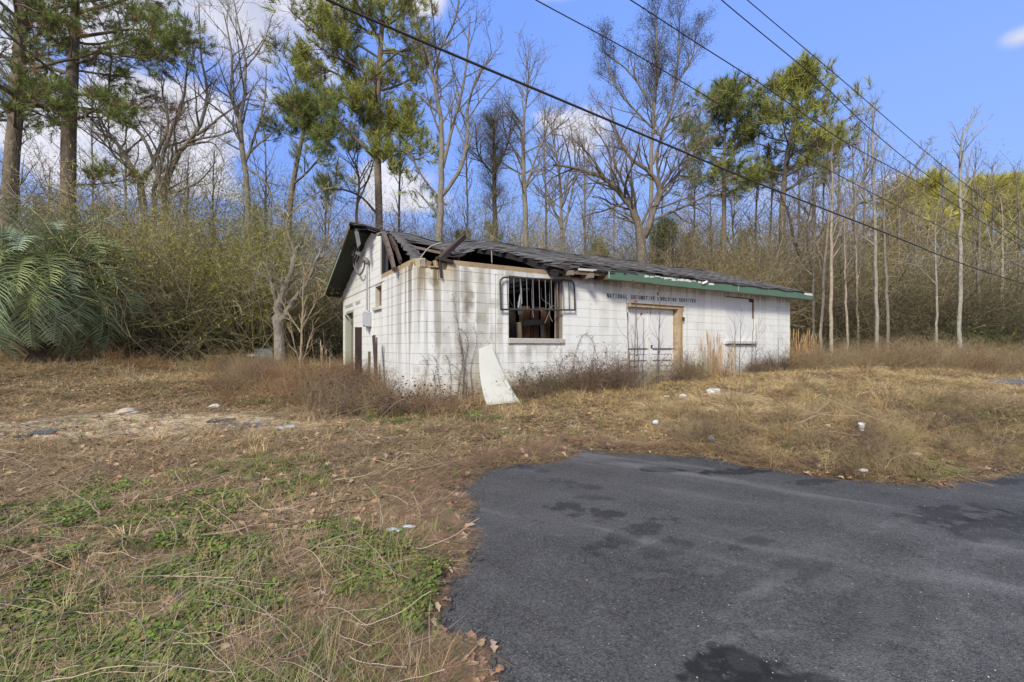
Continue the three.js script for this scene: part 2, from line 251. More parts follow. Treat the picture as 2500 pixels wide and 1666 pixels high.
// weathered white paint, streaked below the cap, dirty near the corner and the ground
const frontMap = tex(2048, 512, (uu, vv) => {
  const u = uu * 13, y = vv * 3.4, n = fbm(u * 1.3, y * 1.3, 1, 4), f = fbm(u * 9, y * 9, 2, 3), st = fbm(u * 11, y * .5, 3, 4), st2 = fbm(u * 4.2, y * .35, 5, 3);
  let k = .80 + .1 * (n - .5) + .05 * (f - .5), r = k, g = k * .995, b = k * .97;
  const mul = (a, cr, cg, cb) => { r = lerp(r, r * cr, a); g = lerp(g, g * cg, a); b = lerp(b, b * cb, a); };
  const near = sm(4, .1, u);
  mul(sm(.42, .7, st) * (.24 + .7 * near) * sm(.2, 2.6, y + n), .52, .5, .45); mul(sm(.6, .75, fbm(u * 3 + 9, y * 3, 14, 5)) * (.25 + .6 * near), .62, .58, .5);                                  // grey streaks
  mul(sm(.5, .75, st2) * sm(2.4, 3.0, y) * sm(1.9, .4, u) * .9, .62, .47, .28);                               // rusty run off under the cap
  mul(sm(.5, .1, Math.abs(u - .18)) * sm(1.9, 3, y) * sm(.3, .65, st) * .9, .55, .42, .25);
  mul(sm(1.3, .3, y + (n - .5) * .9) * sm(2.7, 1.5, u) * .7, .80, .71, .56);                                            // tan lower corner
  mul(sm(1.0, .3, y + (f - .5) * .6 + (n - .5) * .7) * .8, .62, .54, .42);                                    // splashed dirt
  for (const [cx, cy, w, h, a] of [[1.02, 2.6, .12, .5, .8], [1.08, 2.3, .1, .3, .55], [.62, 2.05, .1, .6, .3], [1.15, 1.0, .5, .6, .5], [1.0, 1.45, .16, .5, .55], [.42, 1.7, .1, .4, .35], [.6, 1.4, .12, .3, .4]]) { const q = ((u - cx) / w) ** 2 + ((y - cy) / h) ** 2; if (q < 3) mul(sm(1.6, .1, q + (f - .5) * 1.3 + (st - .5) * 2) * a, .5, .46, .39); }
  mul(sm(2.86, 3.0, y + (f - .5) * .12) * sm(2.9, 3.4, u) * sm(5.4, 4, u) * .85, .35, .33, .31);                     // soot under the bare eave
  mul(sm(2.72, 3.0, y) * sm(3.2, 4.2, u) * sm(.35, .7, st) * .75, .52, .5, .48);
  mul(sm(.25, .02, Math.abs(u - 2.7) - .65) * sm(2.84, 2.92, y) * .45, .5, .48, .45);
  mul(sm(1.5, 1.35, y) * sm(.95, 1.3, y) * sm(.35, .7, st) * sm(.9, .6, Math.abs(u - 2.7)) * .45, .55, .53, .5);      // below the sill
  if (y > 2.995 && u < 3.7) { const e = sm(2.995, 3.005, y + (f - .5) * .012); r = lerp(r, .36 + .14 * (n - .5), e); g = lerp(g, .265 + .11 * (n - .5), e); b = lerp(b, .155 + .07 * (n - .5), e); mul(sm(.4, .7, f) * .3, .6, .6, .6); }
  const sp = hash3(Math.floor(u * 40), Math.floor(y * 40), 5); if (sp > .9975) mul(.6, .35, .33, .3);
  return [r, g, b];
}, true);
const sideMap = tex(1024, 512, (uu, vv) => {
  const u = uu * 7.4, y = vv * 4.6, n = fbm(u * 1.3 + 20, y * 1.3, 1, 4), f = fbm(u * 9 + 40, y * 9, 2, 3), st = fbm(u * 9 + 5, y * .45, 3, 4), st2 = fbm(u * 4.2 + 9, y * .35, 5, 3);
  let k = .80 + .1 * (n - .5) + .05 * (f - .5), r = k, g = k * .99, b = k * .965;
  const mul = (a, cr, cg, cb) => { r = lerp(r, r * cr, a); g = lerp(g, g * cg, a); b = lerp(b, b * cb, a); };
  const near = sm(3.3, .3, u);
  mul(sm(.42, .68, st) * (.12 + .8 * near) * sm(.2, 2.4, y + n), .56, .54, .5);
  mul(sm(.48, .75, st2) * sm(2.2, 3.0, y) * sm(1.9, .5, u) * .85, .6, .48, .3);
  mul(sm(.75, .25, y + (f - .5) * .5 + (n - .5) * .5) * .6, .62, .56, .46);
  mul(sm(.5, .12, Math.abs(u - .55)) * sm(.4, .62, st) * sm(1.2, 2.6, y) * .6, .5, .47, .42);
  mul(sm(.7, .1, Math.abs(y - 3.6) - .3) * sm(3.4, 4.6, u) * sm(.4, .6, n) * .35, .7, .68, .64);
  if (y > 2.99 && u < 2.5) { const e = sm(2.99, 3.0, y + (f - .5) * .012); r = lerp(r, .42, e); g = lerp(g, .31, e); b = lerp(b, .18, e); }
  return [r, g, b];
}, true);
const blockBump = tex(512, 512, (u, v) => .5 * tfbm(u, v, 24, 3, 4) + .5 * tnoise(u, v, 128, 9));
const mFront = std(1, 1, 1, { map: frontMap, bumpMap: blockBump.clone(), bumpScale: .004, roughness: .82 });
const mSide = std(1, 1, 1, { map: sideMap, bumpMap: blockBump.clone(), bumpScale: .004, roughness: .82 });
mFront.bumpMap.repeat.set(13, 3.4); mSide.bumpMap.repeat.set(7.4, 4.6); mFront.bumpMap.needsUpdate = mSide.bumpMap.needsUpdate = true;
const mMortar = std(.5, .49, .46), mChar = std(.018, .017, .017, { roughness: .95 }), mSoot = std(.03, .028, .027);
const mWoodMap = tex(256, 512, (u, v) => { const g = tfbm(u * 1, v * .12, 24, 3, 3), k = tfbm(u, v * .3, 8, 7, 4); const q = .7 + .5 * (g - .5) + .3 * (k - .5); return [q, q * .97, q * .93]; }, true);
const wood = (r, g, b, o = {}) => std(r, g, b, { map: mWoodMap, bumpMap: mWoodMap, bumpScale: .006, ...o });
const mRawWood = wood(.64, .50, .34), mOldWood = wood(.26, .19, .13), mBrownWood = wood(.13, .075, .05), mGreyWood = wood(.34, .29, .25), mCharWood = wood(.055, .04, .034), mSill = std(.46, .43, .38, { bumpMap: soilBump, bumpScale: .01 });
const whitePaint = tex(256, 256, (u, v) => { const f = tfbm(u, v, 4, 3, 5), g = tfbm(u * 1, v * .3, 16, 8, 3); const k = .96 + .1 * (f - .5) - .05 * sm(.6, .85, g); return [k, k * .99, k * .975]; }, true);
const mWhite = std(.74, .74, .73, { map: whitePaint, roughness: .6 });

// a wall face of separate blocks; span(course) gives [from, to] pieces, quad corners go through place(s, y, depth)
function blockWall(wallName, place, maxS, mat, U, V, openings, topAt, cracks, seed, skip, singles, minS = 0) {
  const r = rngOf(seed), pieces = [];
  for (let k = 0; k < 22; k++) {
    const y0 = YB + k * CH, y1 = y0 + CH; if (y0 > topAt.max) break;
    let cuts = [minS, maxS]; for (let s = (k % 2 ? .203 : .406); s < maxS; s += .406) if (s > minS + .05) cuts.push(s);
    for (const c of cracks) if (y0 + .1 > c[1] && y0 + .1 < c[2]) cuts.push(c[0]);
    const op = openings.filter((o) => y0 + .05 > o[2] - .01 && y0 + .05 < o[3]);
    for (const o of op) cuts.push(o[0], o[1]);
    cuts = [...new Set(cuts.map((c) => +c.toFixed(4)))].sort((a, b) => a - b).filter((c, i, a) => !i || c - a[i - 1] > .02 || c === maxS);
    for (let i = 0; i < cuts.length - 1; i++) {
      const a = cuts[i], b = cuts[i + 1], m = (a + b) / 2;
      if (op.some((o) => m > o[0] && m < o[1]) || skip?.(m, k)) continue;
      const ta = Math.min(y1, topAt(a)), tb = Math.min(y1, topAt(b)); if (Math.max(ta, tb) < y0 + .03) continue;
      const cr = (s) => cracks.some((c) => Math.abs(c[0] - s) < .01 && y0 + .1 > c[1] && y0 + .1 < c[2]) ? .012 : .00005;
      pieces.push([a + cr(a), b - cr(b), y0 + .002 + (topAt.gap?.(m, k) ?? 0), Math.max(ta - .002, y0 + .008), Math.max(tb - .002, y0 + .008), (r() - .5) * .0006, (r() - .5) * .002]);
    }
  }
  const wall = new THREE.Group(); wall.name = wallName; building.add(wall);
  const c = .004, ev = (s, y) => hash3(Math.round(s * 40), Math.round(y * 40), 5) < .72 ? .00002 : .0012, one = (A, [a, b, y0, ta, tb, f, dy]) => {
    const q = (s, y, d) => { const p = place(s, y + dy, d); return A.v(p[0], p[1], p[2], s / U, y / V); }, n = A.p.length / 3;
    q(a, y0, -.19); q(b, y0, -.19); q(b, tb, -.19); q(a, ta, -.19);
    q(a, y0, f - c); q(b, y0, f - c); q(b, tb, f - c); q(a, ta, f - c);
    const va = ev(a, y0), vb = ev(b, y0); q(a + va, y0 + c, f); q(b - vb, y0 + c, f); q(b - vb, tb - c, f); q(a + va, ta - c, f);
    A.quad(n + 8, n + 9, n + 10, n + 11);
    for (let k = 0; k < 4; k++) { const j = (k + 1) % 4; A.quad(n + 4 + k, n + 4 + j, n + 8 + j, n + 8 + k); A.quad(n + k, n + j, n + 4 + j, n + 4 + k); }
  };
  const flat = (A) => { const g = A.geo().toNonIndexed(); g.computeVertexNormals(); return g; };
  pieces.sort((p, q) => p[0] - q[0]);
  const rest = new Acc();
  pieces.forEach((p, k) => { if (k < singles) { const A = new Acc(); one(A, p); mesh('block', flat(A), mat, wall); } else one(rest, p); });
  if (rest.p.length) mesh('blockwork', flat(rest), mat, wall, 'stuff');
  return wall;
}
const fOpen = [[1.989, 3.413, 1.476, 2.897], [5.40, 7.40, .1, 2.49], [9.37, 10.78, 1.476, 2.897]];
const sOpen = [[5.53, 6.62, .1, 2.49], [2.49, 3.1, 2.287, 2.897]];
const topF = () => WTOP; topF.max = WTOP - .05;
const topS = (v) => v < 2.59 ? WTOP : roofY(v) - .16; topS.max = 4.4; topS.gap = (v, k) => v > 2.3 && k === 13 ? .03 : 0;
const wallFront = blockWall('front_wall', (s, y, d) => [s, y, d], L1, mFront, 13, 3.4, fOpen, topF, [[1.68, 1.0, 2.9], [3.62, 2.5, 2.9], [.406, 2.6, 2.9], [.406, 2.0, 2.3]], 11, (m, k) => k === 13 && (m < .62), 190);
const wallSide = blockWall('side_wall', (s, y, d) => [-d, y, -s], L2, mSide, 7.4, 4.6, sOpen, topS, [[4.6, 2.0, 4.0], [5.3, 1.2, 2.8], [2.6, 3.1, 5]], 12, (m, k) => (k === 13 && m < .3) || (k > 13 && m < 2.6), 106, .1925);
{ // inner leaf of the walls, right and rear walls, floor: seen through the openings
  const A = new Acc(), q = (u0, u1, y0, y1) => A.box(u0, y0, -.196, u1, y1, -.0125);
  q(.0125, 1.989, .2, 2.88); q(1.989, 3.413, .2, 1.46); q(3.413, 5.4, .2, 2.88); q(5.4, 7.4, 2.5, 2.88); q(7.4, 9.37, .2, 2.88); q(9.37, 10.78, .2, 1.46); q(10.78, L1, .2, 2.88); q(.65, L1, 2.9, 3.09);
  const s = (v0, v1, y0, y1) => A.box(.0125, y0, -v1, .19, y1, -v0);
  s(.2, 2.49, .2, 3.0); s(2.49, 3.1, .2, 2.26); s(3.1, 5.53, .2, 2.88); s(5.53, 6.62, 2.5, 2.88); s(6.62, L2, .2, 2.88); 
  A.face([.0125, 2.9, -2.62], [.0125, 2.9, -L2], [.0125, 3.02, -L2], [.0125, roofY(2.62) - .2, -2.62]); 
  { const pts = [[2.61, 2.93], [L2, 2.93], [L2, roofY(L2) - .18], [3.55, roofY(3.55) - .18], [2.61, roofY(2.61) - .18]]; for (const x of [.0125, .19]) { const n = pts.map(([v, y]) => A.v(x, y, -v)); for (let k = 1; k < 4; k++) A.tri(n[0], n[k], n[k + 1]); } const a = pts[4], b = pts[0]; A.face([.0125, b[1], -b[0]], [.19, b[1], -b[0]], [.19, a[1], -a[0]], [.0125, a[1], -a[0]]); }
  mesh('wall_core', A.geo(), mMortar, building);
  const B = new Acc(); B.box(.2, .2, -L2, L1, .3, -.2); B.box(.2, .3, -L2, L1, 3.1, -L2 + .19); 
  mesh('interior', B.geo(), mSoot, building);
  const R = new Acc(); R.box(L1 - .19, .2, -L2, L1, 3.1, -.2); { const pts = [[.0, 3.1], [L2, 3.1], [3.55, roofY(3.55) - .18]]; for (const x of [L1 - .003, L1 - .19]) { const n = pts.map(([v, y]) => R.v(x, y, -v)); R.tri(...n); } }
  mesh('end_wall', R.geo(), std(.62, .61, .58), building);
  // soffit blocking and ceiling joists, charred
  const J = new Acc(); for (let u = .9; u < 12.6; u += .61) { J.bar(V3(u, 3.03 - .05 * (u < 3), -.1), V3(u, 3.03, -L2 + .2), .045, .14); }
  mesh('ceiling_joist', J.geo(), mChar, building);
  const D = new Acc(); D.face([3.3, 2.93, -.2], [L1 - .2, 2.93, -.2], [L1 - .2, 2.93, -6.9], [3.3, 2.93, -6.9]); mesh('ceiling', D.geo(), mSoot, building);
  // partition of charred studs behind the front window
  const mb = [wood(.21, .10, .06), wood(.13, .06, .04), wood(.26, .15, .09), mCharWood, mChar];
  const r = rngOf(71); let u = 2.05;
  while (u < 3.9) { const w = .07 + r() * .16, g = bevelBox(w, 2.0, .05, .006); const m = mesh('charred_plank', g, u < 2.55 ? mChar : mb[Math.floor(r() * 4)], building); m.position.set(u + w / 2, 1.45 + r() * .1 - (u > 2.4 ? .15 : 0), -1.05 - r() * .14 - (u > 2.6 ? 0 : .2)); m.rotation.z = (r() - .5) * .05; u += w + .015 + r() * .05; }
  const q2 = (x, y, z, w, h, dd, rot, m) => { const o = mesh('charred_debris', bevelBox(w, h, dd, .005), m, building); o.position.set(x, y, z); o.rotation.set(rot * .3, rot, rot * .7); };
  q2(2.55, 1.78, -.5, .1, .36, .07, .15, wood(.42, .32, .2)); q2(3.0, 1.97, -.6, .55, .12, .1, .1, mChar); q2(2.6, 2.3, -.55, .16, .3, .02, .4, std(.2, .2, .21)); q2(2.2, 2.0, -.8, .3, .08, .08, .5, std(.3, .29, .28)); q2(2.72, 2.58, -.7, .16, .1, .04, .9, wood(.4, .28, .15)); q2(2.5, 2.66, -.5, .8, .06, .05, .25, mChar); q2(3.05, 1.75, -.3, .07, .3, .06, .1, mSoot); q2(3.35, 2.45, -.5, .3, .35, .04, .6, mSoot);
  const C = new Acc(), hang = (pts) => C.tube(new THREE.CatmullRomCurve3(pts.map((p) => V3(...p))).getPoints(14), .005, 4);
  hang([[3.05, 2.75, -.35], [3.1, 2.5, -.38], [3.28, 2.35, -.3], [3.22, 2.1, -.34], [3.12, 1.95, -.3]]); hang([[3.25, 2.9, -.3], [3.22, 2.4, -.25], [3.25, 2.1, -.28], [3.3, 1.98, -.25]]); hang([[2.3, 2.85, -.5], [2.28, 2.5, -.5], [2.4, 2.3, -.52]]); hang([[2.7, 2.85, -.2], [2.72, 2.4, -.22], [2.74, 2.05, -.2]]); hang([[3.0, 2.22, -.3], [3.15, 2.25, -.28], [3.35, 2.36, -.26]]);
  mesh('hanging_wire', C.geo(), std(.4, .4, .42), building);
}
function parted(name, parent = building, label) { const g = new THREE.Group(); g.name = name; parent.add(g); if (label) g.userData.label = label; return g; }
const put = (name, geo, mat, parent, x, y, z, rx = 0, ry = 0, rz = 0) => { const m = mesh(name, geo, mat, parent); m.position.set(x, y, z); m.rotation.set(rx, ry, rz); return m; };
{ // front window: sill, peeling right jamb, remains of the frame
  const w = parted('window', building, 'glassless front window with charred interior');
  put('sill', bevelBox(1.47, .115, .24, .012), mSill, w, 2.70, 1.5325, -.075);
  for (const [x, ww, z, m] of [[3.375, .05, -.06, mGreyWood], [3.325, .035, -.1, mBrownWood], [3.29, .02, -.13, mGreyWood]]) put('frame_board', bevelBox(ww, 1.3, .05, .004), m, w, x, 2.24, z, 0, 0, (x - 3.3) * .06);
  put('frame_board', bevelBox(1.36, .035, .05, .004), mBrownWood, w, 2.69, 2.872, -.07, 0, 0, -.008);
  put('frame_board', bevelBox(.04, 1.28, .05, .004), mCharWood, w, 2.014, 2.24, -.12);
  put('lath', bevelBox(.035, .55, .012, .002), std(.55, .54, .52), w, 2.42, 2.62, -.2, 0, .3, .05); put('lath', bevelBox(.03, .3, .012, .002), std(.7, .69, .66), w, 2.36, 2.4, -.18, 0, .3, -.2);
  put('lath', bevelBox(.04, .4, .012, .002), mGreyWood, w, 3.3, 2.5, -.06, 0, .3, .09);
}
{ // steel grille hung across the upper half of that window, tilted
  const g = parted('window_grille', building, 'bare steel barred panel with rounded upper corners'); g.position.set(1.76, 2.16, .075); g.rotation.z = .036;
  const m = std(.07, .065, .06, { roughness: .6, metalness: .4 }), w = 1.93, h = .68, R = .13, r = .02, pts = [];
  const mb = std(.22, .22, .22, { roughness: .5, metalness: .5 });
  pts.push(V3(0, 0, 0)); for (let k = 0; k <= 8; k++) { const a = Math.PI - k / 8 * Math.PI / 2; pts.push(V3(R + R * Math.cos(a), h - R + R * Math.sin(a), 0)); } for (let k = 0; k <= 8; k++) { const a = Math.PI / 2 - k / 8 * Math.PI / 2; pts.push(V3(w - R + R * Math.cos(a), h - R + R * Math.sin(a), 0)); } pts.push(V3(w, 0, 0));
  const A = new Acc(); A.tube(pts, r, 8); mesh('frame', A.geo(), m, g);
  const B = new Acc(); B.tube([V3(-.015, .015, 0), V3(w + .015, .015, 0)], r * .95, 8); mesh('rail', B.geo(), m, g);
  const bar = new Acc(); bar.tube([V3(0, .015, 0), V3(0, h - .012, 0)], .0095, 6); const bg = bar.geo();
  for (let k = 0; k < 11; k++) { const b = mesh('bar', bg, k === 0 || k === 10 ? m : mb, g); b.position.set(.165 + k * (w - .33) / 10, 0, .004); }
}
{ // boarded front door
  const d = parted('front_door', building, 'white boarded double door in a raw wood frame'), mL = std(.8, .8, .8, { map: whitePaint, roughness: .55 });
  put('jamb', bevelBox(.19, 2.2, .16, .006), mRawWood, d, 7.295, 1.41, -.015); put('jamb', bevelBox(.018, 2.1, .03, .003), wood(.5, .34, .19), d, 7.31, 1.4, .078); put('jamb', bevelBox(.05, .95, .1, .004), mRawWood, d, 5.425, .75, -.03); put('jamb', bevelBox(.04, 1.1, .06, .004), mWhite, d, 5.42, 1.85, -.05);
  put('head', bevelBox(2.0, .085, .16, .006), mRawWood, d, 6.42, 2.447, -.01, 0, 0, .002); put('head', bevelBox(1.98, .02, .2, .003), wood(.6, .42, .24), d, 6.42, 2.498, .012);
  const X = [[5.45, 6.285], [6.305, 7.195]];
  X.forEach(([a, b], k) => {
    const l = parted('door_leaf', d), w = b - a, c = (a + b) / 2;
    const P = (n, w2, h2, t, y, z, x = c, m = mL) => put(n, bevelBox(w2, h2, t, .005), m, l, x, y, z);
    P('slab', w, 2.1, .035, 1.36, -.12);
    if (k) { P('plywood_sheet', w - .03, 1.03, .016, 1.885, -.085); P('drip_edge', w - .1, .018, .04, 1.36, -.075, c + .02, std(.12, .12, .12)); P('latch', .045, .07, .03, 1.42, -.07, a + .03, std(.05, .05, .05)); P('stile', .08, .95, .03, .87, -.09, b - .05); P('stile', .06, .95, .03, .87, -.09, a + .03); }
    else { P('plywood_sheet', w - .1, 1.0, .016, 1.87, -.09, c - .05); P('drip_edge', w - .08, .016, .035, 1.36, -.08, c - .03, std(.15, .15, .15)); P('stile', .11, 2.0, .028, 1.4, -.088, b - .055); P('stile', .05, .95, .03, .87, -.09, a + .025); }
    for (let j = 0; j < 6; j++) { const y = 1.28 - j * .148; put('board', bevelBox(w - .16, .132, .02, .004), mL, l, c, y, -.095, -.1); if (j % 2) P('batten', w - .2, .012, .03, y - .07, -.078, c - .02, std(.25, .25, .25)); }
    const nail = new THREE.CylinderGeometry(.009, .009, .01, 6); nail.rotateX(Math.PI / 2); for (const [x, y] of k ? [[a + .05, 2.27], [b - .06, 2.27], [a + .05, 1.75], [b - .07, 2.05], [b - .06, 1.27]] : [[b - .1, 2.3], [a + .1, 2.3]]) put('bolt', nail, std(.1, .09, .08), l, x, y, -.07);
  });
  put('wood_block', bevelBox(.1, .1, .06, .005), mBrownWood, d, 7.40, 2.16, .05); put('hinge', bevelBox(.03, .12, .03, .003), mBrownWood, d, 5.42, 2.2, -.02);
}
{ // boarded right window
  const w = parted('boarded_window', building, 'front window covered with a white board');
  put('board', bevelBox(1.40, 1.37, .02, .004), std(.78, .785, .79, { map: whitePaint, roughness: .55 }), w, 10.075, 2.205, -.045);
  put('sill', bevelBox(1.5, .09, .26, .01), std(.62, .6, .56), w, 10.07, 1.545, -.03); put('lath', bevelBox(.05, .6, .02, .003), mOldWood, w, 10.74, 2.58, -.03); put('lath', bevelBox(1.2, .02, .02, .003), mBrownWood, w, 10.0, 2.883, -.02); put('lath', bevelBox(.2, .1, .02, .003), mBrownWood, w, 10.66, 2.83, -.025);
  put('drip_edge', bevelBox(1.42, .02, .05, .003), std(.2, .19, .18), w, 10.0, 1.49, .03);
}
{ // small window and open screen door on the left wall
  const w = parted('side_window', building), m = std(.5, .46, .38);
  put('sill', bevelBox(.24, .075, .7, .008), std(.55, .53, .48), w, .06, 2.325, -2.795); put('jamb', bevelBox(.16, .56, .03, .003), m, w, .09, 2.63, -3.085); put('jamb', bevelBox(.16, .56, .03, .003), m, w, .09, 2.63, -2.505); put('head', bevelBox(.16, .03, .57, .003), m, w, .09, 2.88, -2.795); put('frame_board', bevelBox(.03, .5, .1, .003), mOldWood, w, .12, 2.62, -3.02);
  const d = parted('screen_door', building, 'green framed screen door standing open'), mg = std(.30, .40, .30, { map: whitePaint });
  d.position.set(-.02, .38, -6.6); d.rotation.y = 1.18;
  const P = (n, ww, h, x, y, mm = mg) => put(n, bevelBox(ww, h, .035, .004), mm, d, x, y, 0);
  P('stile', .07, 2.06, .035, 1.03); P('stile', .07, 2.06, .855, 1.03); P('rail', .82, .08, .445, 2.02); P('rail', .82, .12, .445, .06); put('mesh_panel', new THREE.BoxGeometry(.75, 1.86, .004), new THREE.MeshPhysicalMaterial({ color: rgb(.55, .56, .52), transmission: .55, roughness: .55, thickness: 0 }), d, .445, 1.05, 0);
  const f = parted('side_door_frame', building); put('jamb', bevelBox(.2, 2.2, .05, .004), std(.33, .34, .26), f, .09, 1.38, -5.56); put('jamb', bevelBox(.2, 2.2, .05, .004), std(.42, .43, .36), f, .09, 1.38, -6.59); put('head', bevelBox(.2, .05, .98, .004), std(.4, .41, .33), f, .09, 2.455, -6.075); put('door_slab', bevelBox(.04, 2.1, .96, .004), std(.20, .19, .14), f, .16, 1.4, -6.07);
  const br = new Acc(); br.tube(new THREE.CatmullRomCurve3([V3(-.03, 2.36, -6.55), V3(-.1, 2.36, -6.2), V3(-.07, 2.28, -5.85), V3(-.02, 1.95, -5.66)]).getPoints(10), .022, 5); mesh('brace', br.geo(), std(.3, .32, .28), f);
}
{ // wall lettering, painted black through a stencil
  const font = await new FontLoader().loadAsync('fonts/droid/droid_sans_bold.typeface.json');
  const mk = std(.03, .03, .032, { roughness: .8 }), mf = std(.42, .42, .42);
  const word = (parent, str, x0, x1, y0, h, mat, turn) => {
    const g = new TextGeometry(str, { font, size: 1, depth: .05, curveSegments: 3, bevelEnabled: false }); g.computeBoundingBox(); const b = g.boundingBox;
    g.translate(-b.min.x, -b.min.y, 0); g.scale((x1 - x0) / (b.max.x - b.min.x), h / (b.max.y - b.min.y), .05);
    const m = mesh('lettering', g, mat, parent); if (turn) { m.rotation.y = -Math.PI / 2; m.position.set(-.0065, y0, -x1); m.rotation.order = 'YXZ'; } else m.position.set(x0, y0, .004); return m;
  };
  const sign = parted('painted_sign', building, 'black painted business name above the door'), U = (zx) => { const px = 1460 + zx / 6.03, q = (px - 1250) / F; return (1.775 + 8.5 * q) / (.858 - .513 * q); };
  const Y = (u) => lerp(2.588, 2.632, (u - 4.72) / 3.3);
  for (const [s, a, b] of [['NATIONAL', 125, 435], ['AUTOMOTIVE', 478, 840], ['&', 868, 897], ['WELDING', 918, 1158], ['SERVICES', 1187, 1440]]) { const u0 = U(a), u1 = U(b); let n = 0; const letters = [...s], step = (u1 - u0) / letters.length; letters.forEach((ch, k) => { const nar = ch === 'I' ? .2 : ch === 'M' || ch === 'W' ? .84 : .62, c = u0 + (k + .5) * step; word(sign, ch, c - step * nar / 2, c + step * nar / 2, Y(c), .1, mk); }); }
  word(sign, 'G', U(866), U(893), 2.745, .078, mk);
  const old = parted('faded_sign', building, 'faint faded lettering on the gable wall');
  word(old, 'AUTOMOTIVE &', 5.62, 6.75, 2.60, .09, mf, true); word(old, 'SERVICES', 4.66, 5.27, 2.60, .085, mf, true);
}

// ------------------------------------------------------------------ the roof, with its burnt corner
const U0 = -.5, U1 = 13.3, VE = -OV, VR = 3.55;
const TEAR = [[-.5, 2.95], [-.1, 2.9], [.1, 2.65], [.35, 2.5], [.55, 2.55], [.8, 2.6], [1.0, 2.65], [1.28, 2.6], [1.36, 1.8], [1.7, 1.85], [2.1, 2.2], [2.4, 2.42], [2.6, 1.7], [2.8, .8], [2.98, .0], [3.05, -.36], [3.4, -.25], [3.9, -.33], [4.4, -.44], [5.2, -.43], [5.5, -.36], [6.3, -.30], [7.0, -.40], [7.6, -.46], [13.4, -.46]];
const tear = (u) => { for (let k = 1; k < TEAR.length; k++) if (u <= TEAR[k][0]) { const [a, x] = TEAR[k - 1], [b, y] = TEAR[k]; return lerp(x, y, (u - a) / (b - a)); } return VE; };
const ridgeSag = (u) => .2 * Math.exp(-(((u - 1.75) / .75) ** 2)) + .05 * Math.exp(-(((u - .4) / .4) ** 2)) + .03 * Math.sin(u * 1.3) * sm(3, 5, u) + .02 * Math.sin(u * 3.1);
const frontSag = (u, v) => ridgeSag(u) * sm(-.5, 3.5, v) + sm(2.9, 1.2, u) * Math.max(0, 3.4 - v) * .17 * sm(.15, .9, u) + .12 * sm(1.4, -.3, v) * Math.exp(-(((u - 3.05) / .5) ** 2)) + .05 * sm(.8, -.4, v) * sm(2.8, 3.2, u) * sm(7.4, 4.5, u) + .015 * Math.sin(u * 5 + v * 2) ;
const frontY = (u, v) => roofY(v) - frontSag(u, v);
const mDeck = std(.035, .03, .027, { roughness: .95 }), shingleMap = tex(256, 256, (u, v) => { const f = tfbm(u, v, 8, 3, 5), s = tnoise(u, v, 128, 6); const k = .72 + .45 * (f - .5) + .4 * (s - .5) + (s > .88 ? .18 : 0); return [k, k * .98, k * .97]; }, true);
const mSh = [.135, .16, .185, .115, .215].map((k) => std(k * 1.06, k, k * .96, { map: shingleMap, bumpMap: shingleMap, bumpScale: .004, roughness: .95 }));
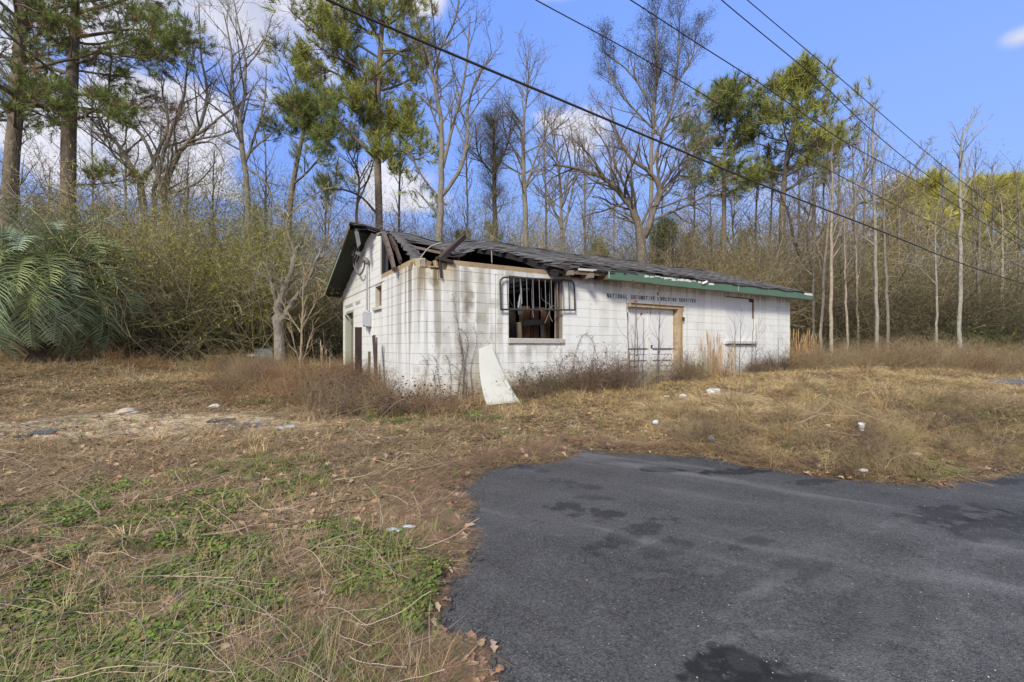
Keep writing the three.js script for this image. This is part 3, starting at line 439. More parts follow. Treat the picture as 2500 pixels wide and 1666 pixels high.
{
  const roof = parted('roof', building, 'sagging dark shingle roof burnt through at the near corner');
  // front deck, cell by cell where it survives, two faces and a rim
  const A = new Acc(), R = new Acc(), nu = 150, nv = 44, cell = (i, j) => { const u = lerp(U0, U1, (i + .5) / nu), v = lerp(VE, VR, (j + .5) / nv); return v > tear(u) + .04 + .05 * (noise(u * 9, v * 9) - .5); };
  const P = (i, j, dy) => { const u = lerp(U0, U1, i / nu), v = lerp(VE, VR, j / nv); return [u, frontY(u, v) + dy, -v]; };
  for (let i = 0; i < nu; i++) for (let j = 0; j < nv; j++) {
    if (i < 0 || j < 0 || !cell(i, j)) continue;
    A.face(P(i, j, -.012), P(i + 1, j, -.012), P(i + 1, j + 1, -.012), P(i, j + 1, -.012)); A.face(P(i, j, -.04), P(i, j + 1, -.04), P(i + 1, j + 1, -.04), P(i + 1, j, -.04));
    for (const [di, dj, a, b] of [[-1, 0, [i, j], [i, j + 1]], [1, 0, [i + 1, j], [i + 1, j + 1]], [0, -1, [i, j], [i + 1, j]], [0, 1, [i, j + 1], [i + 1, j + 1]]]) { const ii = i + di, jj = j + dj; if (ii < 0 || jj < 0 || ii >= nu || jj >= nv || !cell(ii, jj)) A.face(P(...a, -.012), P(...b, -.012), P(...b, -.04), P(...a, -.04)); }
  }
  mesh('deck', A.geo(), mDeck, roof);
  // back slope
  const B = new Acc(), bn = 60; for (let i = 0; i < bn; i++) { const a = lerp(U0, U1, i / bn), b = lerp(U0, U1, (i + 1) / bn), ya = roofY(VR) - ridgeSag(a), yb = roofY(VR) - ridgeSag(b), ye = roofY(7.55); for (const [dy] of [[0], [-.04]]) B.face([a, ya + dy, -VR], [b, yb + dy, -VR], [b, ye + dy, -7.55], [a, ye + dy, -7.55]); }
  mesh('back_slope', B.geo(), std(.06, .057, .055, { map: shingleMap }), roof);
  // shingle tabs
  const tabs = [], r = rngOf(31), rows = 28, ex = (VR - VE) / Math.cos(Math.atan(PITCH)) / rows, dv = (VR - VE) / rows;
  for (let j = 0; j < rows; j++) for (let u = U0 - (j % 2) * .15; u < U1; u += .305) {
    const v0 = VE + j * dv - .01, a = Math.max(U0 - .02, u + .004), b = Math.min(U1 + .02, u + .301), m = (a + b) / 2; if (b - a < .08) continue;
    const t = tear(m), jag = (r() - .5) * .14;
    if (v0 + dv * .6 < t + jag || (m > 3 && m < 7.4 && v0 < .1 && r() < .25)) continue;
    const lift = (r() < .04 ? r() * .02 : 0) + (m > 2.9 && m < 7.5 && v0 < .5 ? r() * .03 : 0) + (v0 - t < .3 ? r() * .02 : 0);
    tabs.push([a, b, v0 + (r() - .5) * .012, v0 + dv * 1.15, lift, r(), m]);
  }
  const one = (A, [a, b, v0, v1, lift]) => {
    const y = (u, v, dy) => frontY(u, v) + dy, q = [[a, y(a, v0, .006 + lift), -v0], [b, y(b, v0, .006 + lift), -v0], [b, y(b, v1, -.006), -v1], [a, y(a, v1, -.006), -v1]], lo = q.map(([x, yy, z], k) => [x, yy - (k < 2 ? .009 : .004), z]), uv = [[a * 2, v0 * 2], [b * 2, v0 * 2], [b * 2, v1 * 2], [a * 2, v1 * 2]];
    A.face(...q, uv); A.face(lo[3], lo[2], lo[1], lo[0]); A.face(lo[0], lo[1], q[1], q[0], uv); A.face(lo[1], lo[2], q[2], q[1]); A.face(lo[3], lo[0], q[0], q[3]);
  };
  tabs.sort((p, q) => (p[6] + p[2] * .3) - (q[6] + q[2] * .3));
  const rest = mSh.map(() => new Acc());
  tabs.forEach((t, k) => { const m = Math.floor(t[5] * 5); if (k < 290) { const A = new Acc(); one(A, t); mesh('shingle', A.geo(), mSh[m], roof); } else one(rest[m], t); });
  rest.forEach((A, k) => mesh('shingle_field', A.geo(), mSh[k], roof, 'stuff'));
  // ridge caps
  for (let k = 0; k < 45; k++) { const u = U0 + k * .306, A = new Acc(), y = (x) => roofY(VR) - ridgeSag(x) + .012; const a = u, b = u + .3; A.face([a, y(a) - .04, -VR + .14], [b, y(b) - .046, -VR + .14], [b, y(b), -VR], [a, y(a) + .006, -VR]); A.face([a, y(a) + .006, -VR], [b, y(b), -VR], [b, y(b) - .05, -VR - .14], [a, y(a) - .044, -VR - .14]); mesh('ridge_cap', A.geo(), mSh[k % 5], roof); }
  // rafters under the surviving part, tails at the eave
  for (let k = 0; k < 23; k++) {
    const u = 1.15 + k * .55, burnt = u < 3; const v0 = burnt ? tear(u) + .05 : (u > 3.1 && u < 4.4 ? -.36 : -.4);
    const A = new Acc(); A.bar(V3(u, frontY(u, v0) - .1, -v0), V3(u, frontY(u, 3.5) - .1, -3.5), .045, .11); mesh('rafter', A.geo(), burnt || u < 4 ? mCharWood : mOldWood, roof);
    if (k % 2 === 0) { const B = new Acc(); B.bar(V3(u, roofY(7.4) - .1, -7.4), V3(u, roofY(3.6) - .1 - ridgeSag(u), -3.6), .045, .11); mesh('rafter', B.geo(), mChar, roof); }
  }
  { const A = new Acc(); for (let u = -.4; u < 13; u += .5) { const b = Math.min(13.2, u + .5); A.bar(V3(u, roofY(3.55) - .13 - ridgeSag(u), -3.55), V3(b, roofY(3.55) - .13 - ridgeSag(b), -3.55), .04, .16); } mesh('ridge_board', A.geo(), mChar, roof); }
  // charred bargeboard along the torn edge and split boards that hang at the bare eave
  { const A = new Acc(); let p = null; for (const [u, v] of [[2.4, 2.42], [2.62, 1.7], [2.82, .8], [3.0, .02], [3.06, -.3]]) { const q = V3(u, frontY(u, v) - .075, -v); if (p) A.bar(p, q, .045, .14); p = q; } mesh('edge_board', A.geo(), mChar, roof); }
  const bd = (a, b, w, h, m, n = 'sheathing_board') => { const A = new Acc(); A.bar(V3(...a), V3(...b), w, h); mesh(n, A.geo(), m, roof); };
  bd([.62, 3.78, -2.25], [1.02, 3.76, -2.3], .02, .06, mGreyWood); bd([1.03, 3.755, -2.3], [1.5, 3.66, -2.1], .02, .065, mOldWood);
  bd([3.15, 3.06, .2], [4.45, 3.08, .34], .03, .09, mOldWood); bd([3.6, 3.13, .30], [4.6, 3.14, .38], .015, .05, std(.55, .52, .48)); bd([3.35, 3.02, .1], [3.36, 3.02, .4], .09, .1, mGreyWood, 'rafter_tail'); bd([3.9, 3.0, .08], [3.91, 3.0, .42], .09, .1, mGreyWood, 'rafter_tail'); bd([4.4, 3.01, .05], [4.4, 3.01, .42], .06, .1, mOldWood, 'rafter_tail');
  bd([3.0, 3.05, .02], [5.2, 3.06, .03], .05, .12, mCharWood, 'wall_plate'); bd([2.98, 3.12, .1], [3.35, 3.13, .3], .02, .12, mCharWood); bd([2.85, 3.2, .05], [3.2, 3.1, .32], .16, .02, mSh[3]); bd([1.75, 3.18, -.3], [1.9, 3.5, -.6], .02, .05, mGreyWood, 'strut');
  // soffit beyond the bare stretch
  { const A = new Acc(); A.face([4.5, 3.0, -.0], [13.2, 3.0, -.0], [13.2, 2.99, .40], [4.5, 2.99, .40]); mesh('soffit', A.geo(), std(.3, .31, .29), roof); }
  // green fascia in lengths, paint flaking white along its top
  const mg = std(.10, .18, .12, { map: whitePaint, roughness: .6 });
  for (const [a, b, t, y] of [[4.37, 5.8, .2, .004], [5.803, 8.2, .205, -.006], [8.203, 10.6, .2, .0], [10.603, 13.3, .2, .004]]) { const A = new Acc(); A.bar(V3(a, 3.055 + y, OV - .02), V3(b, 3.055 + y, OV - .02), .025, t); mesh('fascia', A.geo(), mg, roof); }
  const rr = rngOf(8); for (let k = 0; k < 16; k++) { const u = 5.5 + k * .16 + rr() * .1, A = new Acc(), y = 3.155 - rr() * .03, w = .12 + rr() * .16, h = .02 + rr() * .05, z = OV - .0065 + .0005 * k; A.face([u, y - h, z], [u + w, y - h * (.4 + rr() * .6), z], [u + w * .9, y, z], [u + w * .1, y, z]); mesh('paint_flake', A.geo(), std(.66, .64, .6), roof); }
  put('paint_flake', bevelBox(.22, .012, .06, .002), std(.72, .7, .66), roof, 7.75, 3.12, OV + .02, .5, .2, .35); put('paint_flake', bevelBox(.5, .07, .006, .001), std(.68, .68, .66), roof, 13.05, 3.12, OV + .002); put('paint_flake', bevelBox(.012, .14, .004, .001), std(.7, .7, .66), roof, 9.25, 3.05, OV + .002); put('paint_flake', bevelBox(.012, .17, .004, .001), std(.75, .75, .7), roof, 4.375, 3.05, OV + .002);
  // rakes: right end, and the rear half at the left with its deep dark overhang
  const rake = (u, v0, v1, m, yoff = -.08, w = .025, h = .15) => { const A = new Acc(); A.bar(V3(u, roofY(v0) + yoff, -v0), V3(u, roofY(v1) + yoff, -v1), w, h); mesh('rake_board', A.geo(), m, roof); };
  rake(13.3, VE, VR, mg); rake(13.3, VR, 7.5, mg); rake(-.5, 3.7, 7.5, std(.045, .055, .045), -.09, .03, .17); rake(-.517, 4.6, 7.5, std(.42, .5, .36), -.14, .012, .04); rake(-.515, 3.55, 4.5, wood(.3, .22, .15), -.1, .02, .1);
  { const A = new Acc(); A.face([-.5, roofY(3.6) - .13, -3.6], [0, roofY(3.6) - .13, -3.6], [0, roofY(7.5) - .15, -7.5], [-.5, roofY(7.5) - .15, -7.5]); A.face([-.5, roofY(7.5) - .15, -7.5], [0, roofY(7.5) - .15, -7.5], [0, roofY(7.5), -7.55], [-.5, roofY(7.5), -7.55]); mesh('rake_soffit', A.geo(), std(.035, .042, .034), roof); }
  // shingle mat slumped over the left gable like a curtain, and a loose strip
  { const mat = parted('slumped_shingle_mat', roof), rq2 = rngOf(3), n = 17; for (let k = 0; k < n; k++) { const t = k / (n - 1), e = Math.pow(t, 1.3), u = lerp(.34, .52, t) + (rq2() - .5) * .05, v = lerp(2.72, 1.28, t), y = lerp(4.1, 3.24, e), w = lerp(.26, .42, t) * (.85 + .3 * rq2()); put('shingle', bevelBox(w, .012, .17, .003), mSh[[4, 2, 4, 1, 2][k % 5]], mat, u, y, -v, lerp(.5, .75, t) + (k % 2 ? .5 : -.42), (rq2() - .5) * .3 - .15, -.25 + (rq2() - .5) * .25); } }
  put('gable_panel', bevelBox(.05, .95, .16, .006), mChar, building, .05, 3.56, -2.5); 
  put('loose_shingle', bevelBox(.16, .5, .008, .002), std(.22, .22, .225, { map: shingleMap }), roof, -.42, 4.02, -3.05, -.35, -1.3, .15);
  for (const [x, y, z, a, b] of [[-.3, 4.26, -3.1, .3, .2], [-.05, 4.2, -2.95, .25, -.2], [.12, 4.12, -2.8, .35, .1], [1.9, 3.93, -2.3, .5, -.25], [1.65, 3.80, -2.05, .55, -.3], [1.4, 3.70, -1.85, .6, -.3]]) put('loose_shingle', bevelBox(.3, .012, .16, .003), mSh[4], roof, x, y, z, a, b * .3, b);
}
// broken wall cap at the near corner
{
  const cap = parted('broken_cap', building), mt = [std(.42, .31, .18, { bumpMap: soilBump, bumpScale: .02 }), std(.5, .42, .3, { bumpMap: soilBump, bumpScale: .02 }), std(.25, .17, .1, { bumpMap: soilBump, bumpScale: .02 })];
  for (const [u, v, y, w, h, d, t, rz] of [[.1, .1, 2.99, .16, .17, .14, .3, .12], [.27, .12, 2.97, .1, .13, .15, -.3, -.2], [.4, .08, 2.98, .07, .16, .12, .1, .1], [.5, .1, 2.96, .05, .13, .14, .4, -.05], [.2, .2, 2.93, .2, .05, .14, .5, 0], [.58, .12, 2.99, .09, .15, .1, -.2, .15], [.06, .28, 2.96, .13, .13, .17, .1, .1], [.33, .02, 2.92, .18, .03, .1, .1, .05]]) put('cap_fragment', bevelBox(w, h, d, .015), mt[Math.floor((u * 37 + v * 11) % 3)], cap, u, y + .01, -v, .06, t, rz);
}

// ------------------------------------------------------------------ things on and beside the building
const curve = (pts, n = 24) => new THREE.CatmullRomCurve3(pts.map((p) => p.isVector3 ? p : V3(...p))).getPoints(n);
const blp = (u, v, y) => bl(u, v, y);
{
  const base = blp(-.08, 3.54, 1.9), m = thing('electric_meter', base, 'grey electric meter box with a conduit rising up the gable wall', 'meter', null, TURN);
  const g = std(.42, .44, .48, { roughness: .5, metalness: .2 });
  put('box', bevelBox(.15, .37, .23, .012), g, m, 0, .2, 0); put('cover', bevelBox(.02, .3, .17, .008), std(.5, .52, .56, { roughness: .45 }), m, -.085, .2, 0); put('hub', new THREE.CylinderGeometry(.05, .06, .05, 10), g, m, 0, .405, -.02);
  const A = new Acc(); A.tube([V3(0, .42, -.02), V3(0, 1.2, -.02), V3(.01, 1.62, -.03)], .026, 8); mesh('conduit', A.geo(), std(.34, .34, .34, { roughness: .6 }), m);
  const B = new Acc(); B.tube(curve([[.01, 1.6, -.03], [0, 1.7, -.04], [-.03, 1.74, -.12], [-.05, 1.68, -.2]], 10), [.04, .05, .055, .055, .055, .055, .055, .055, .05, .045, .04], 8); mesh('weatherhead', B.geo(), std(.2, .19, .18), m);
  const C = new Acc(); C.tube([V3(0, .03, 0), V3(.01, -.1, 0)], .03, 7); mesh('nipple', C.geo(), g, m);
}
{
  const o = blp(-.12, 4.3, 3.6), A = new Acc(), L = (u, v, y) => blp(u, v, y);
  for (let k = 0; k < 3; k++) { const pts = []; for (let j = 0; j <= 20; j++) { const a = j / 20 * Math.PI * 2 + k; pts.push(L(-.14 - .05 * k + .02 * Math.sin(a), 4.42 + (.2 - .03 * k) * Math.cos(a), 3.98 + (.23 - .05 * k) * Math.sin(a))); } A.tube(curve(pts, 40), .016, 6); }
  A.tube(curve([L(-.15, 4.75, 4.0), L(-.16, 4.8, 3.75), L(-.15, 4.5, 3.45), L(-.13, 4.15, 3.3), L(-.1, 3.85, 3.4), L(-.08, 3.75, 3.6)], 24), .018, 6); A.tube(curve([L(-.14, 4.6, 3.8), L(-.15, 4.5, 3.55), L(-.14, 4.2, 3.33), L(-.1, 3.9, 3.42), L(-.09, 3.75, 3.6)], 24), .014, 6);
  const t = thing('service_cable', o, 'grey coiled service cable drooping on the gable wall above the meter', 'cable'); mesh('coil', A.geo(o), std(.16, .16, .165, { roughness: .5 }), t);
  put('insulator', new THREE.CylinderGeometry(.05, .06, .12, 10), std(.5, .5, .5), t, 0, .3, .05, 0, 0, 1.2);
}
{ // charred beams
  const beam = (name, label, pts, w, h, mat, extra) => { const o = pts[0].clone(), t = thing(name, o, label, 'beam'), A = new Acc(); for (let k = 1; k < pts.length; k++) A.bar(pts[k - 1].clone().sub(o), pts[k].clone().sub(o), w * (1 - .12 * k), h * (1 - .08 * k)); mesh('timber', A.geo(), mat, t); if (extra) extra(t, o); return t; };
  const mB = wood(.105, .068, .052), mG = wood(.19, .15, .125);
  beam('charred_rafter', 'grey charred rafter hanging down over the left wall top', [blp(.1, 2.75, 4.16), blp(-.02, 1.95, 3.72), blp(-.1, 1.32, 3.28), blp(-.14, 1.0, 2.99)], .1, .13, mG, (t, o) => { const A = new Acc(), q = (u, v, y) => blp(u, v, y).sub(o); A.bar(q(.22, 2.55, 4.0), q(.08, 1.6, 3.55), .07, .12); A.bar(q(.08, 1.6, 3.55), q(-.02, .95, 3.15), .05, .1); mesh('split_timber', A.geo(), mB, t); for (let k = 0; k < 14; k++) { const r = rngOf(k + 40), s = r(); put('splinter', bevelBox(.03, .14 + r() * .16, .02, .004), k % 2 ? mB : mG, t, ...q(lerp(.1, -.12, s) - .05 + .08 * r(), lerp(2.7, 1.05, s), lerp(4.12, 3.05, s) + (r() - .5) * .1).toArray(), r(), r() * 3, r() - .5); } });
  beam('charred_beam', 'brown charred beam sticking up from the broken wall corner', [blp(.45, .1, 3.05), blp(.72, .28, 3.3), blp(1.31, .73, 3.79)], .1, .12, mB, (t, o) => { const A = new Acc(); A.tube(curve([blp(.1, .1, 3.1), blp(.28, .06, 3.32), blp(.5, .04, 3.42)].map((p) => p.sub(o)), 10), .009, 5); mesh('wire', A.geo(), std(.45, .42, .38), t); const B = new Acc(); B.bar(blp(.44, -.02, 3.12).sub(o), blp(.47, -.05, 2.72).sub(o), .05, .035); B.bar(blp(.38, 0, 3.1).sub(o), blp(.72, 0, 3.05).sub(o), .12, .06); mesh('splinter', B.geo(), mCharWood, t); });
}
{ // leaning things
  const posts = [['wooden_post', 'dark brown wooden post standing beside the meter', 2.6, .5, 1.84, .13, .13, 0, wood(.06, .038, .034)], ['leaning_board', 'thin dark board leaning against the left wall right of the post', 2.2, .25, 1.66, .05, .11, -.32, wood(.1, .07, .06)], ['leaning_board', 'short weathered board stub left of the dark post', 3.6, .3, 1.25, .03, .12, .05, mGreyWood], ['metal_stake', 'thin dark stake standing by the left wall', 2.05, .22, 1.62, .025, .025, 0, wood(.1, .08, .07)], ['leaning_board', 'narrow greenish board upright between the post and the leaning board', 2.4, .3, 1.3, .04, .09, 0, wood(.2, .19, .12)]];
  for (const [n, label, v, off, top, w, d, lean, m] of posts) { const p = blp(-off, v, 0); p.y = ground(p.x, p.z) - .08; const t = thing(n, p, label, n.includes('board') ? 'board' : n.includes('post') ? 'post' : 'stake', null, TURN), h = top - p.y; const A = new Acc(); A.bar(V3(0, 0, -lean), V3(0, h, 0), d, w, V3(1, 0, 0)); mesh('shaft', A.geo(), m, t); if (n === 'wooden_post') put('cap', bevelBox(.14, .02, .14, .006), wood(.08, .05, .045), t, 0, h + .008, 0); }
}
{ // bent white sheet against the wall
  const o = blp(1.55, -.62, 0); o.y = ground(o.x, o.z); const t = thing('white_sheet', o, 'bent white sheet panel leaning on the front wall near the corner', 'panel', null, TURN);
  // quad corners on (u, v, y): bottom-left, bottom-right, top-right, top-left
  const bl_ = [1.13, -.66], br_ = [1.9, -.6], tr_ = [1.54, -.06], tl_ = [1.26, -.06], yb = o.y + .02, A = new Acc(), nu = 8, nv = 20, toL = (u, v, y) => { const p = blp(u, v, y).sub(o); const c = Math.cos(-TURN), s = Math.sin(-TURN); return [p.x * c + p.z * s, p.y, -p.x * s + p.z * c]; };
  for (const dz of [0, .006]) { const q = []; for (let j = 0; j <= nv; j++) for (let i = 0; i <= nu; i++) { const s = i / nu, w = j / nv, top = 1.367 + .1 * s, y = lerp(yb, top, w), cu = .22 * Math.sin(w * Math.PI) * .2; const uu = lerp(lerp(bl_[0], br_[0], s), lerp(tl_[0], tr_[0], s), w) - .025 * Math.sin(w * Math.PI), vv = lerp(lerp(bl_[1], br_[1], s), lerp(tl_[1], tr_[1], s), Math.pow(w, .8)) + cu * .6; q.push(A.v(...toL(uu, vv - dz, y), s * .7, w * 1.4)); } for (let j = 0; j < nv; j++) for (let i = 0; i < nu; i++) { const a = j * (nu + 1) + i; A.quad(q[a], q[a + 1], q[a + nu + 2], q[a + nu + 1]); } }
  mesh('surface', A.geo(), std(.64, .64, .58, { roughness: .6, map: whitePaint }), t);
}
{ // overhead lines: all hang from one row of poles that runs along the road
  const Pn = V3(-.513, 0, -.858), D0 = 5.0;                                // upright plane 5 m in front, parallel to the building front
  const hit = (px, py) => { const r = V3((px - 1250) / F, -(py - HZ) / F, -1), d = D0 / r.dot(Pn); return V3(0, EYE, 0).addScaledVector(r, d); };
  const lines = [['thick black service cable, lowest of the overhead lines', .017, [[600, -100], [797, -2], [1080, 122], [1350, 236], [1610, 346], [1850, 447], [2160, 568], [2330, 637], [2500, 693], [2600, 722]]], ['thin overhead wire just above the thick cable', .008, [[1150, -90], [1305, -2], [1530, 120], [1740, 245], [1942, 369], [2150, 482], [2330, 570], [2500, 655], [2600, 700]]], ['middle overhead wire passing across the second tall pine', .009, [[1390, -95], [1540, 0], [1700, 104], [1870, 213], [2045, 335], [2250, 450], [2400, 543], [2500, 604], [2600, 660]]], ['overhead wire second from the right', .009, [[1650, -100], [1762, 0], [2000, 198], [2110, 302], [2233, 405], [2400, 520], [2500, 590], [2600, 650]]], ['rightmost of the overhead wires', .008, [[1710, -100], [1825, 0], [2050, 190], [2250, 362], [2400, 484], [2500, 560], [2600, 630]]]];
  for (const [label, r, px] of lines) { const p = curve(px.map((q) => hit(...q)), 60), o = p[0].clone(), A = new Acc(); A.tube(p, r, 6); const t = mesh('power_line', A.geo(o), std(.035, .033, .032, { roughness: .7 })); t.position.copy(o); tag(t, label, 'power line', 'overhead lines above the roof'); }
}
{ // yellow guy guards at the right
  for (const [px0, py0, px1, py1, d, label] of [[2415, 862, 2438, 826, 20, 'left of two leaning yellow guy wire guards at the wood edge'], [2448, 862, 2480, 806, 20, 'right of two leaning yellow guy wire guards at the wood edge']]) { const a = at(px0, py0, d), b = at(px1, py1, d + .6), o = a.clone(), t = thing('guy_guard', o, label, 'guy guard', 'yellow guy guards'); const A = new Acc(); A.tube([V3(0, 0, 0), b.clone().sub(a)], .05, 8); mesh('sleeve', A.geo(), std(.75, .68, .06, { roughness: .5 }), t); const B = new Acc(); B.tube([b.clone().sub(a), b.clone().sub(a).multiplyScalar(3)], .008, 4); mesh('guy_wire', B.geo(), std(.2, .2, .2), t); }
  const a = at(2250, 882, 17), b = at(2380, 863, 17.4), o = a.clone(), A = new Acc(); A.tube(curve([V3(0, 0, 0), b.clone().sub(a).multiplyScalar(.5).add(V3(0, -.05, 0)), b.clone().sub(a)], 8), [.06, .06, .07, .07, .07, .08, .08, .085, .09], 7); tag(Object.assign(mesh('fallen_log', A.geo(), bark(.3, .25, .2)), {}), 'pale fallen log at the edge of the right wood', 'log').position.copy(o);
}
{ // litter
  const crumple = (r0, seed, sx = 1, sy = 1, sz = 1) => { const g = new THREE.IcosahedronGeometry(r0, 3), p = g.attributes.position; for (let k = 0; k < p.count; k++) { const x = p.getX(k), y = p.getY(k), z = p.getZ(k), q = 1 + .9 * (fbm(x / r0 * 1.7 + seed, y / r0 * 1.7, z / r0 * 1.7 + 3, 3) - .5) + .5 * (Math.abs(noise(x / r0 * 4 + seed, y / r0 * 4, z / r0 * 4) - .5)); p.setXYZ(k, x * q * sx, Math.max(-.02, y * q * sy), z * q * sz); } g.computeVertexNormals(); return g; };
  const drop = (name, px, py, d, geo, mat, label, cat, ry = 0, rx = 0, dy = .015) => { const p = onGround(px, d, dy), m = mesh(name, geo, mat); m.position.copy(p); m.rotation.set(rx, ry, 0); tag(m, label, cat); return m; };
  const mp = std(.6, .6, .6, { roughness: .6 });
  const dOf = (px, py) => { let best = 5, e = 1e9; for (let d = 2; d < 22; d += .05) { const x = (px - 1250) / F * d, q = Math.abs(HZ - F * (height(x, d) - EYE) / d - py); if (q < e) { e = q; best = d; } } return best; };
  const S = (name, px, py, geo, mat, label, cat, ry, rx, dy) => drop(name, px, py, dOf(px, py), geo, mat, label, cat, ry, rx, dy);
  S('plastic_bag', 1742, 964, crumple(.11, 3, 1.2, .8, .8), mp, 'crumpled white plastic bag in the grass before the boarded window', 'plastic bag', 0, 0, .04);
  S('plastic_bag', 1668, 972, crumple(.06, 9, 1.2, .6, .8), std(.6, .62, .62), 'small grey crumpled bag left of the white plastic bag', 'plastic bag', 0, 0, .03);
  S('paper_scrap', 1628, 974, bevelBox(.1, .012, .06, .003), std(.7, .7, .69), 'flat white scrap of paper before the double door', 'paper', .3, 0, .05);
  S('paper_scrap', 2108, 1160, crumple(.03, 21, 1.3, .5, .9), std(.66, .66, .65), 'small white scrap low on the bank below the cup', 'paper', 0, 0, .06);
  S('paper_scrap', 2003, 1143, crumple(.035, 31, 1.1, .7, .9), std(.62, .62, .64), 'crumpled grey scrap beside the asphalt below the white cup', 'paper', 0, 0, .02);
  S('paper_scrap', 2240, 1120, crumple(.03, 33, 1.3, .6, .9), mp, 'little white scrap in the green patch on the right bank', 'paper', 0, 0, .06);
  { const p = onGround(2104, dOf(2104, 1062), .10), t = thing('paper_cup', p, 'white paper cup standing in the weeds on the right bank', 'cup'); put('cup', new THREE.CylinderGeometry(.034, .025, .09, 14, 1, true), std(.85, .85, .84), t, 0, 0, 0, .2, 0, .15); put('rim', new THREE.TorusGeometry(.034, .0035, 6, 16), std(.85, .85, .84), t, -.007, .045, .008, Math.PI / 2 + .2, .15, 0); put('base', new THREE.CircleGeometry(.025, 12), std(.7, .7, .7), t, .007, -.043, -.01, -Math.PI / 2); }
  S('plastic_wrapper', 1600, 1041, crumple(.04, 14, 1.1, .9, .7), std(.55, .6, .66), 'bluish scrap of plastic in the tan grass above the drive', 'wrapper', 0, 0, .05);
  S('plastic_wrapper', 1736, 1080, crumple(.045, 18, .9, 1, .8), std(.3, .38, .5), 'blue crushed wrapper below the tall tan grass tuft', 'wrapper', 0, 0, .05);
  S('paper_scrap', 1230, 1051, bevelBox(.09, .01, .05, .002), mp, 'flat white scrap in the litter left of the drive end', 'paper', .5, .1, .03); S('paper_scrap', 1351, 1068, bevelBox(.06, .008, .03, .002), mp, 'tiny white scrap just above the drive tip', 'paper', .1, .1, .03);
  S('broken_slab', 695, 1050, bevelBox(.24, .03, .12, .008), std(.5, .53, .56), 'pale grey broken slab lying on the bare patch', 'slab', .5, .08, .03);
  S('shingle_scrap', 540, 1030, bevelBox(.34, .025, .2, .006), std(.055, .06, .07), 'dark shingle scrap lying on the sand left of the pale slab', 'shingle', .2, .05, .02); S('shingle_scrap', 600, 1042, bevelBox(.6, .015, .3, .006), std(.13, .14, .17), 'wide grey shingle sheet lying between the sand and the slab', 'shingle', .1, .03, .02); S('shingle_scrap', 105, 1060, bevelBox(.26, .02, .14, .006), std(.08, .1, .13), 'bluish shingle scrap on the sand at far left', 'shingle', .2, .05, .02); S('shingle_scrap', 55, 1068, bevelBox(.15, .02, .1, .006), std(.04, .04, .045), 'small black shingle scrap left of the bluish one', 'shingle', .1, .05, .02);
  S('stone', 525, 997, crumple(.07, 41, 1.2, .6, 1), std(.55, .52, .48), 'pale stone at the back of the sand patch', 'stone', 0, 0, .03); S('stone', 310, 1010, crumple(.12, 43, 1.3, .5, 1), std(.46, .4, .33), 'flat tan stone in the sand patch', 'stone', 0, 0, .02);
  S('plastic_wrapper', 448, 1463, crumple(.03, 51, 1.6, .7, .8), std(.03, .035, .05), 'dark blue scrap in the green weeds at lower left', 'wrapper', 0, 0, .03);
  { const p = onGround(975, dOf(975, 1300), .03), t = thing('foil_wrapper', p, 'torn silver foil wrapper in the pine straw left of the drive', 'wrapper'); const m = std(.62, .64, .68, { roughness: .35, metalness: .4 }); put('foil', crumple(.04, 61, 1.4, .5, .7), m, t, -.03, 0, .04); put('foil', crumple(.032, 63, 1.5, .4, .6), m, t, .06, .005, -.03); }
  { const p = at(655, 868, 15.6), t = thing('grey_bin', p, 'bluish grey metal bin half hidden at the left wood edge', 'bin'); const m = std(.26, .31, .34); p.y = 0; put('side', bevelBox(.55, .4, .5, .02), m, t, 0, 0, 0); put('lid', bevelBox(.6, .03, .55, .01), std(.3, .35, .37), t, 0, .215, 0); put('rim', bevelBox(.58, .03, .02, .006), std(.36, .4, .42), t, 0, .17, .262); }
  { const p = at(613, 869, 15.2), t = thing('white_jug', p, 'small white plastic jug lying left of the grey bin', 'jug'); put('body', new THREE.CapsuleGeometry(.06, .16, 4, 10), std(.75, .75, .76), t, 0, 0, 0, 0, .2, Math.PI / 2); put('neck', new THREE.CylinderGeometry(.02, .025, .05, 8), std(.7, .7, .7), t, .16, 0, -.02, 0, .2, Math.PI / 2); }
}

// ------------------------------------------------------------------ trees
const UP = V3(0, 1, 0), tmpM = new THREE.Matrix4(), tmpQ = new THREE.Quaternion(), tmpS = V3(1, 1, 1), tmpE = new THREE.Euler();
const rdir = (r, dir, ang) => { const a = V3(r() - .5, r() - .5, r() - .5).cross(dir).normalize(); return dir.clone().applyAxisAngle(a, ang).normalize(); };
function grow(T, r, p, dir, len, rad, lvl, o) {
  const n = lvl <= 1 ? 6 : lvl === 2 ? 4 : 3, pts = [p.clone()], rr = [rad], d = dir.clone(), q = p.clone(), wig = o.wig * (lvl ? 1 : .6);
  for (let k = 0; k < n; k++) { d.x += (r() - .5) * wig; d.y += (r() - .5) * wig + o.up; d.z += (r() - .5) * wig; d.normalize(); q.addScaledVector(d, len / n); pts.push(q.clone()); rr.push(Math.max(o.rmin * .6, lerp(rad, rad * .28, (k + 1) / n))); }
  (rad > o.limbR ? T.wood : T.twig).tube(pts, rr, rad > .05 ? 7 : rad > .022 ? 5 : 3, 1, false);
  branchOff(T, r, pts, rr, len, lvl, o, .22);
  if (lvl >= o.max) T.tips.push([pts[n].clone(), d.clone()]);
}
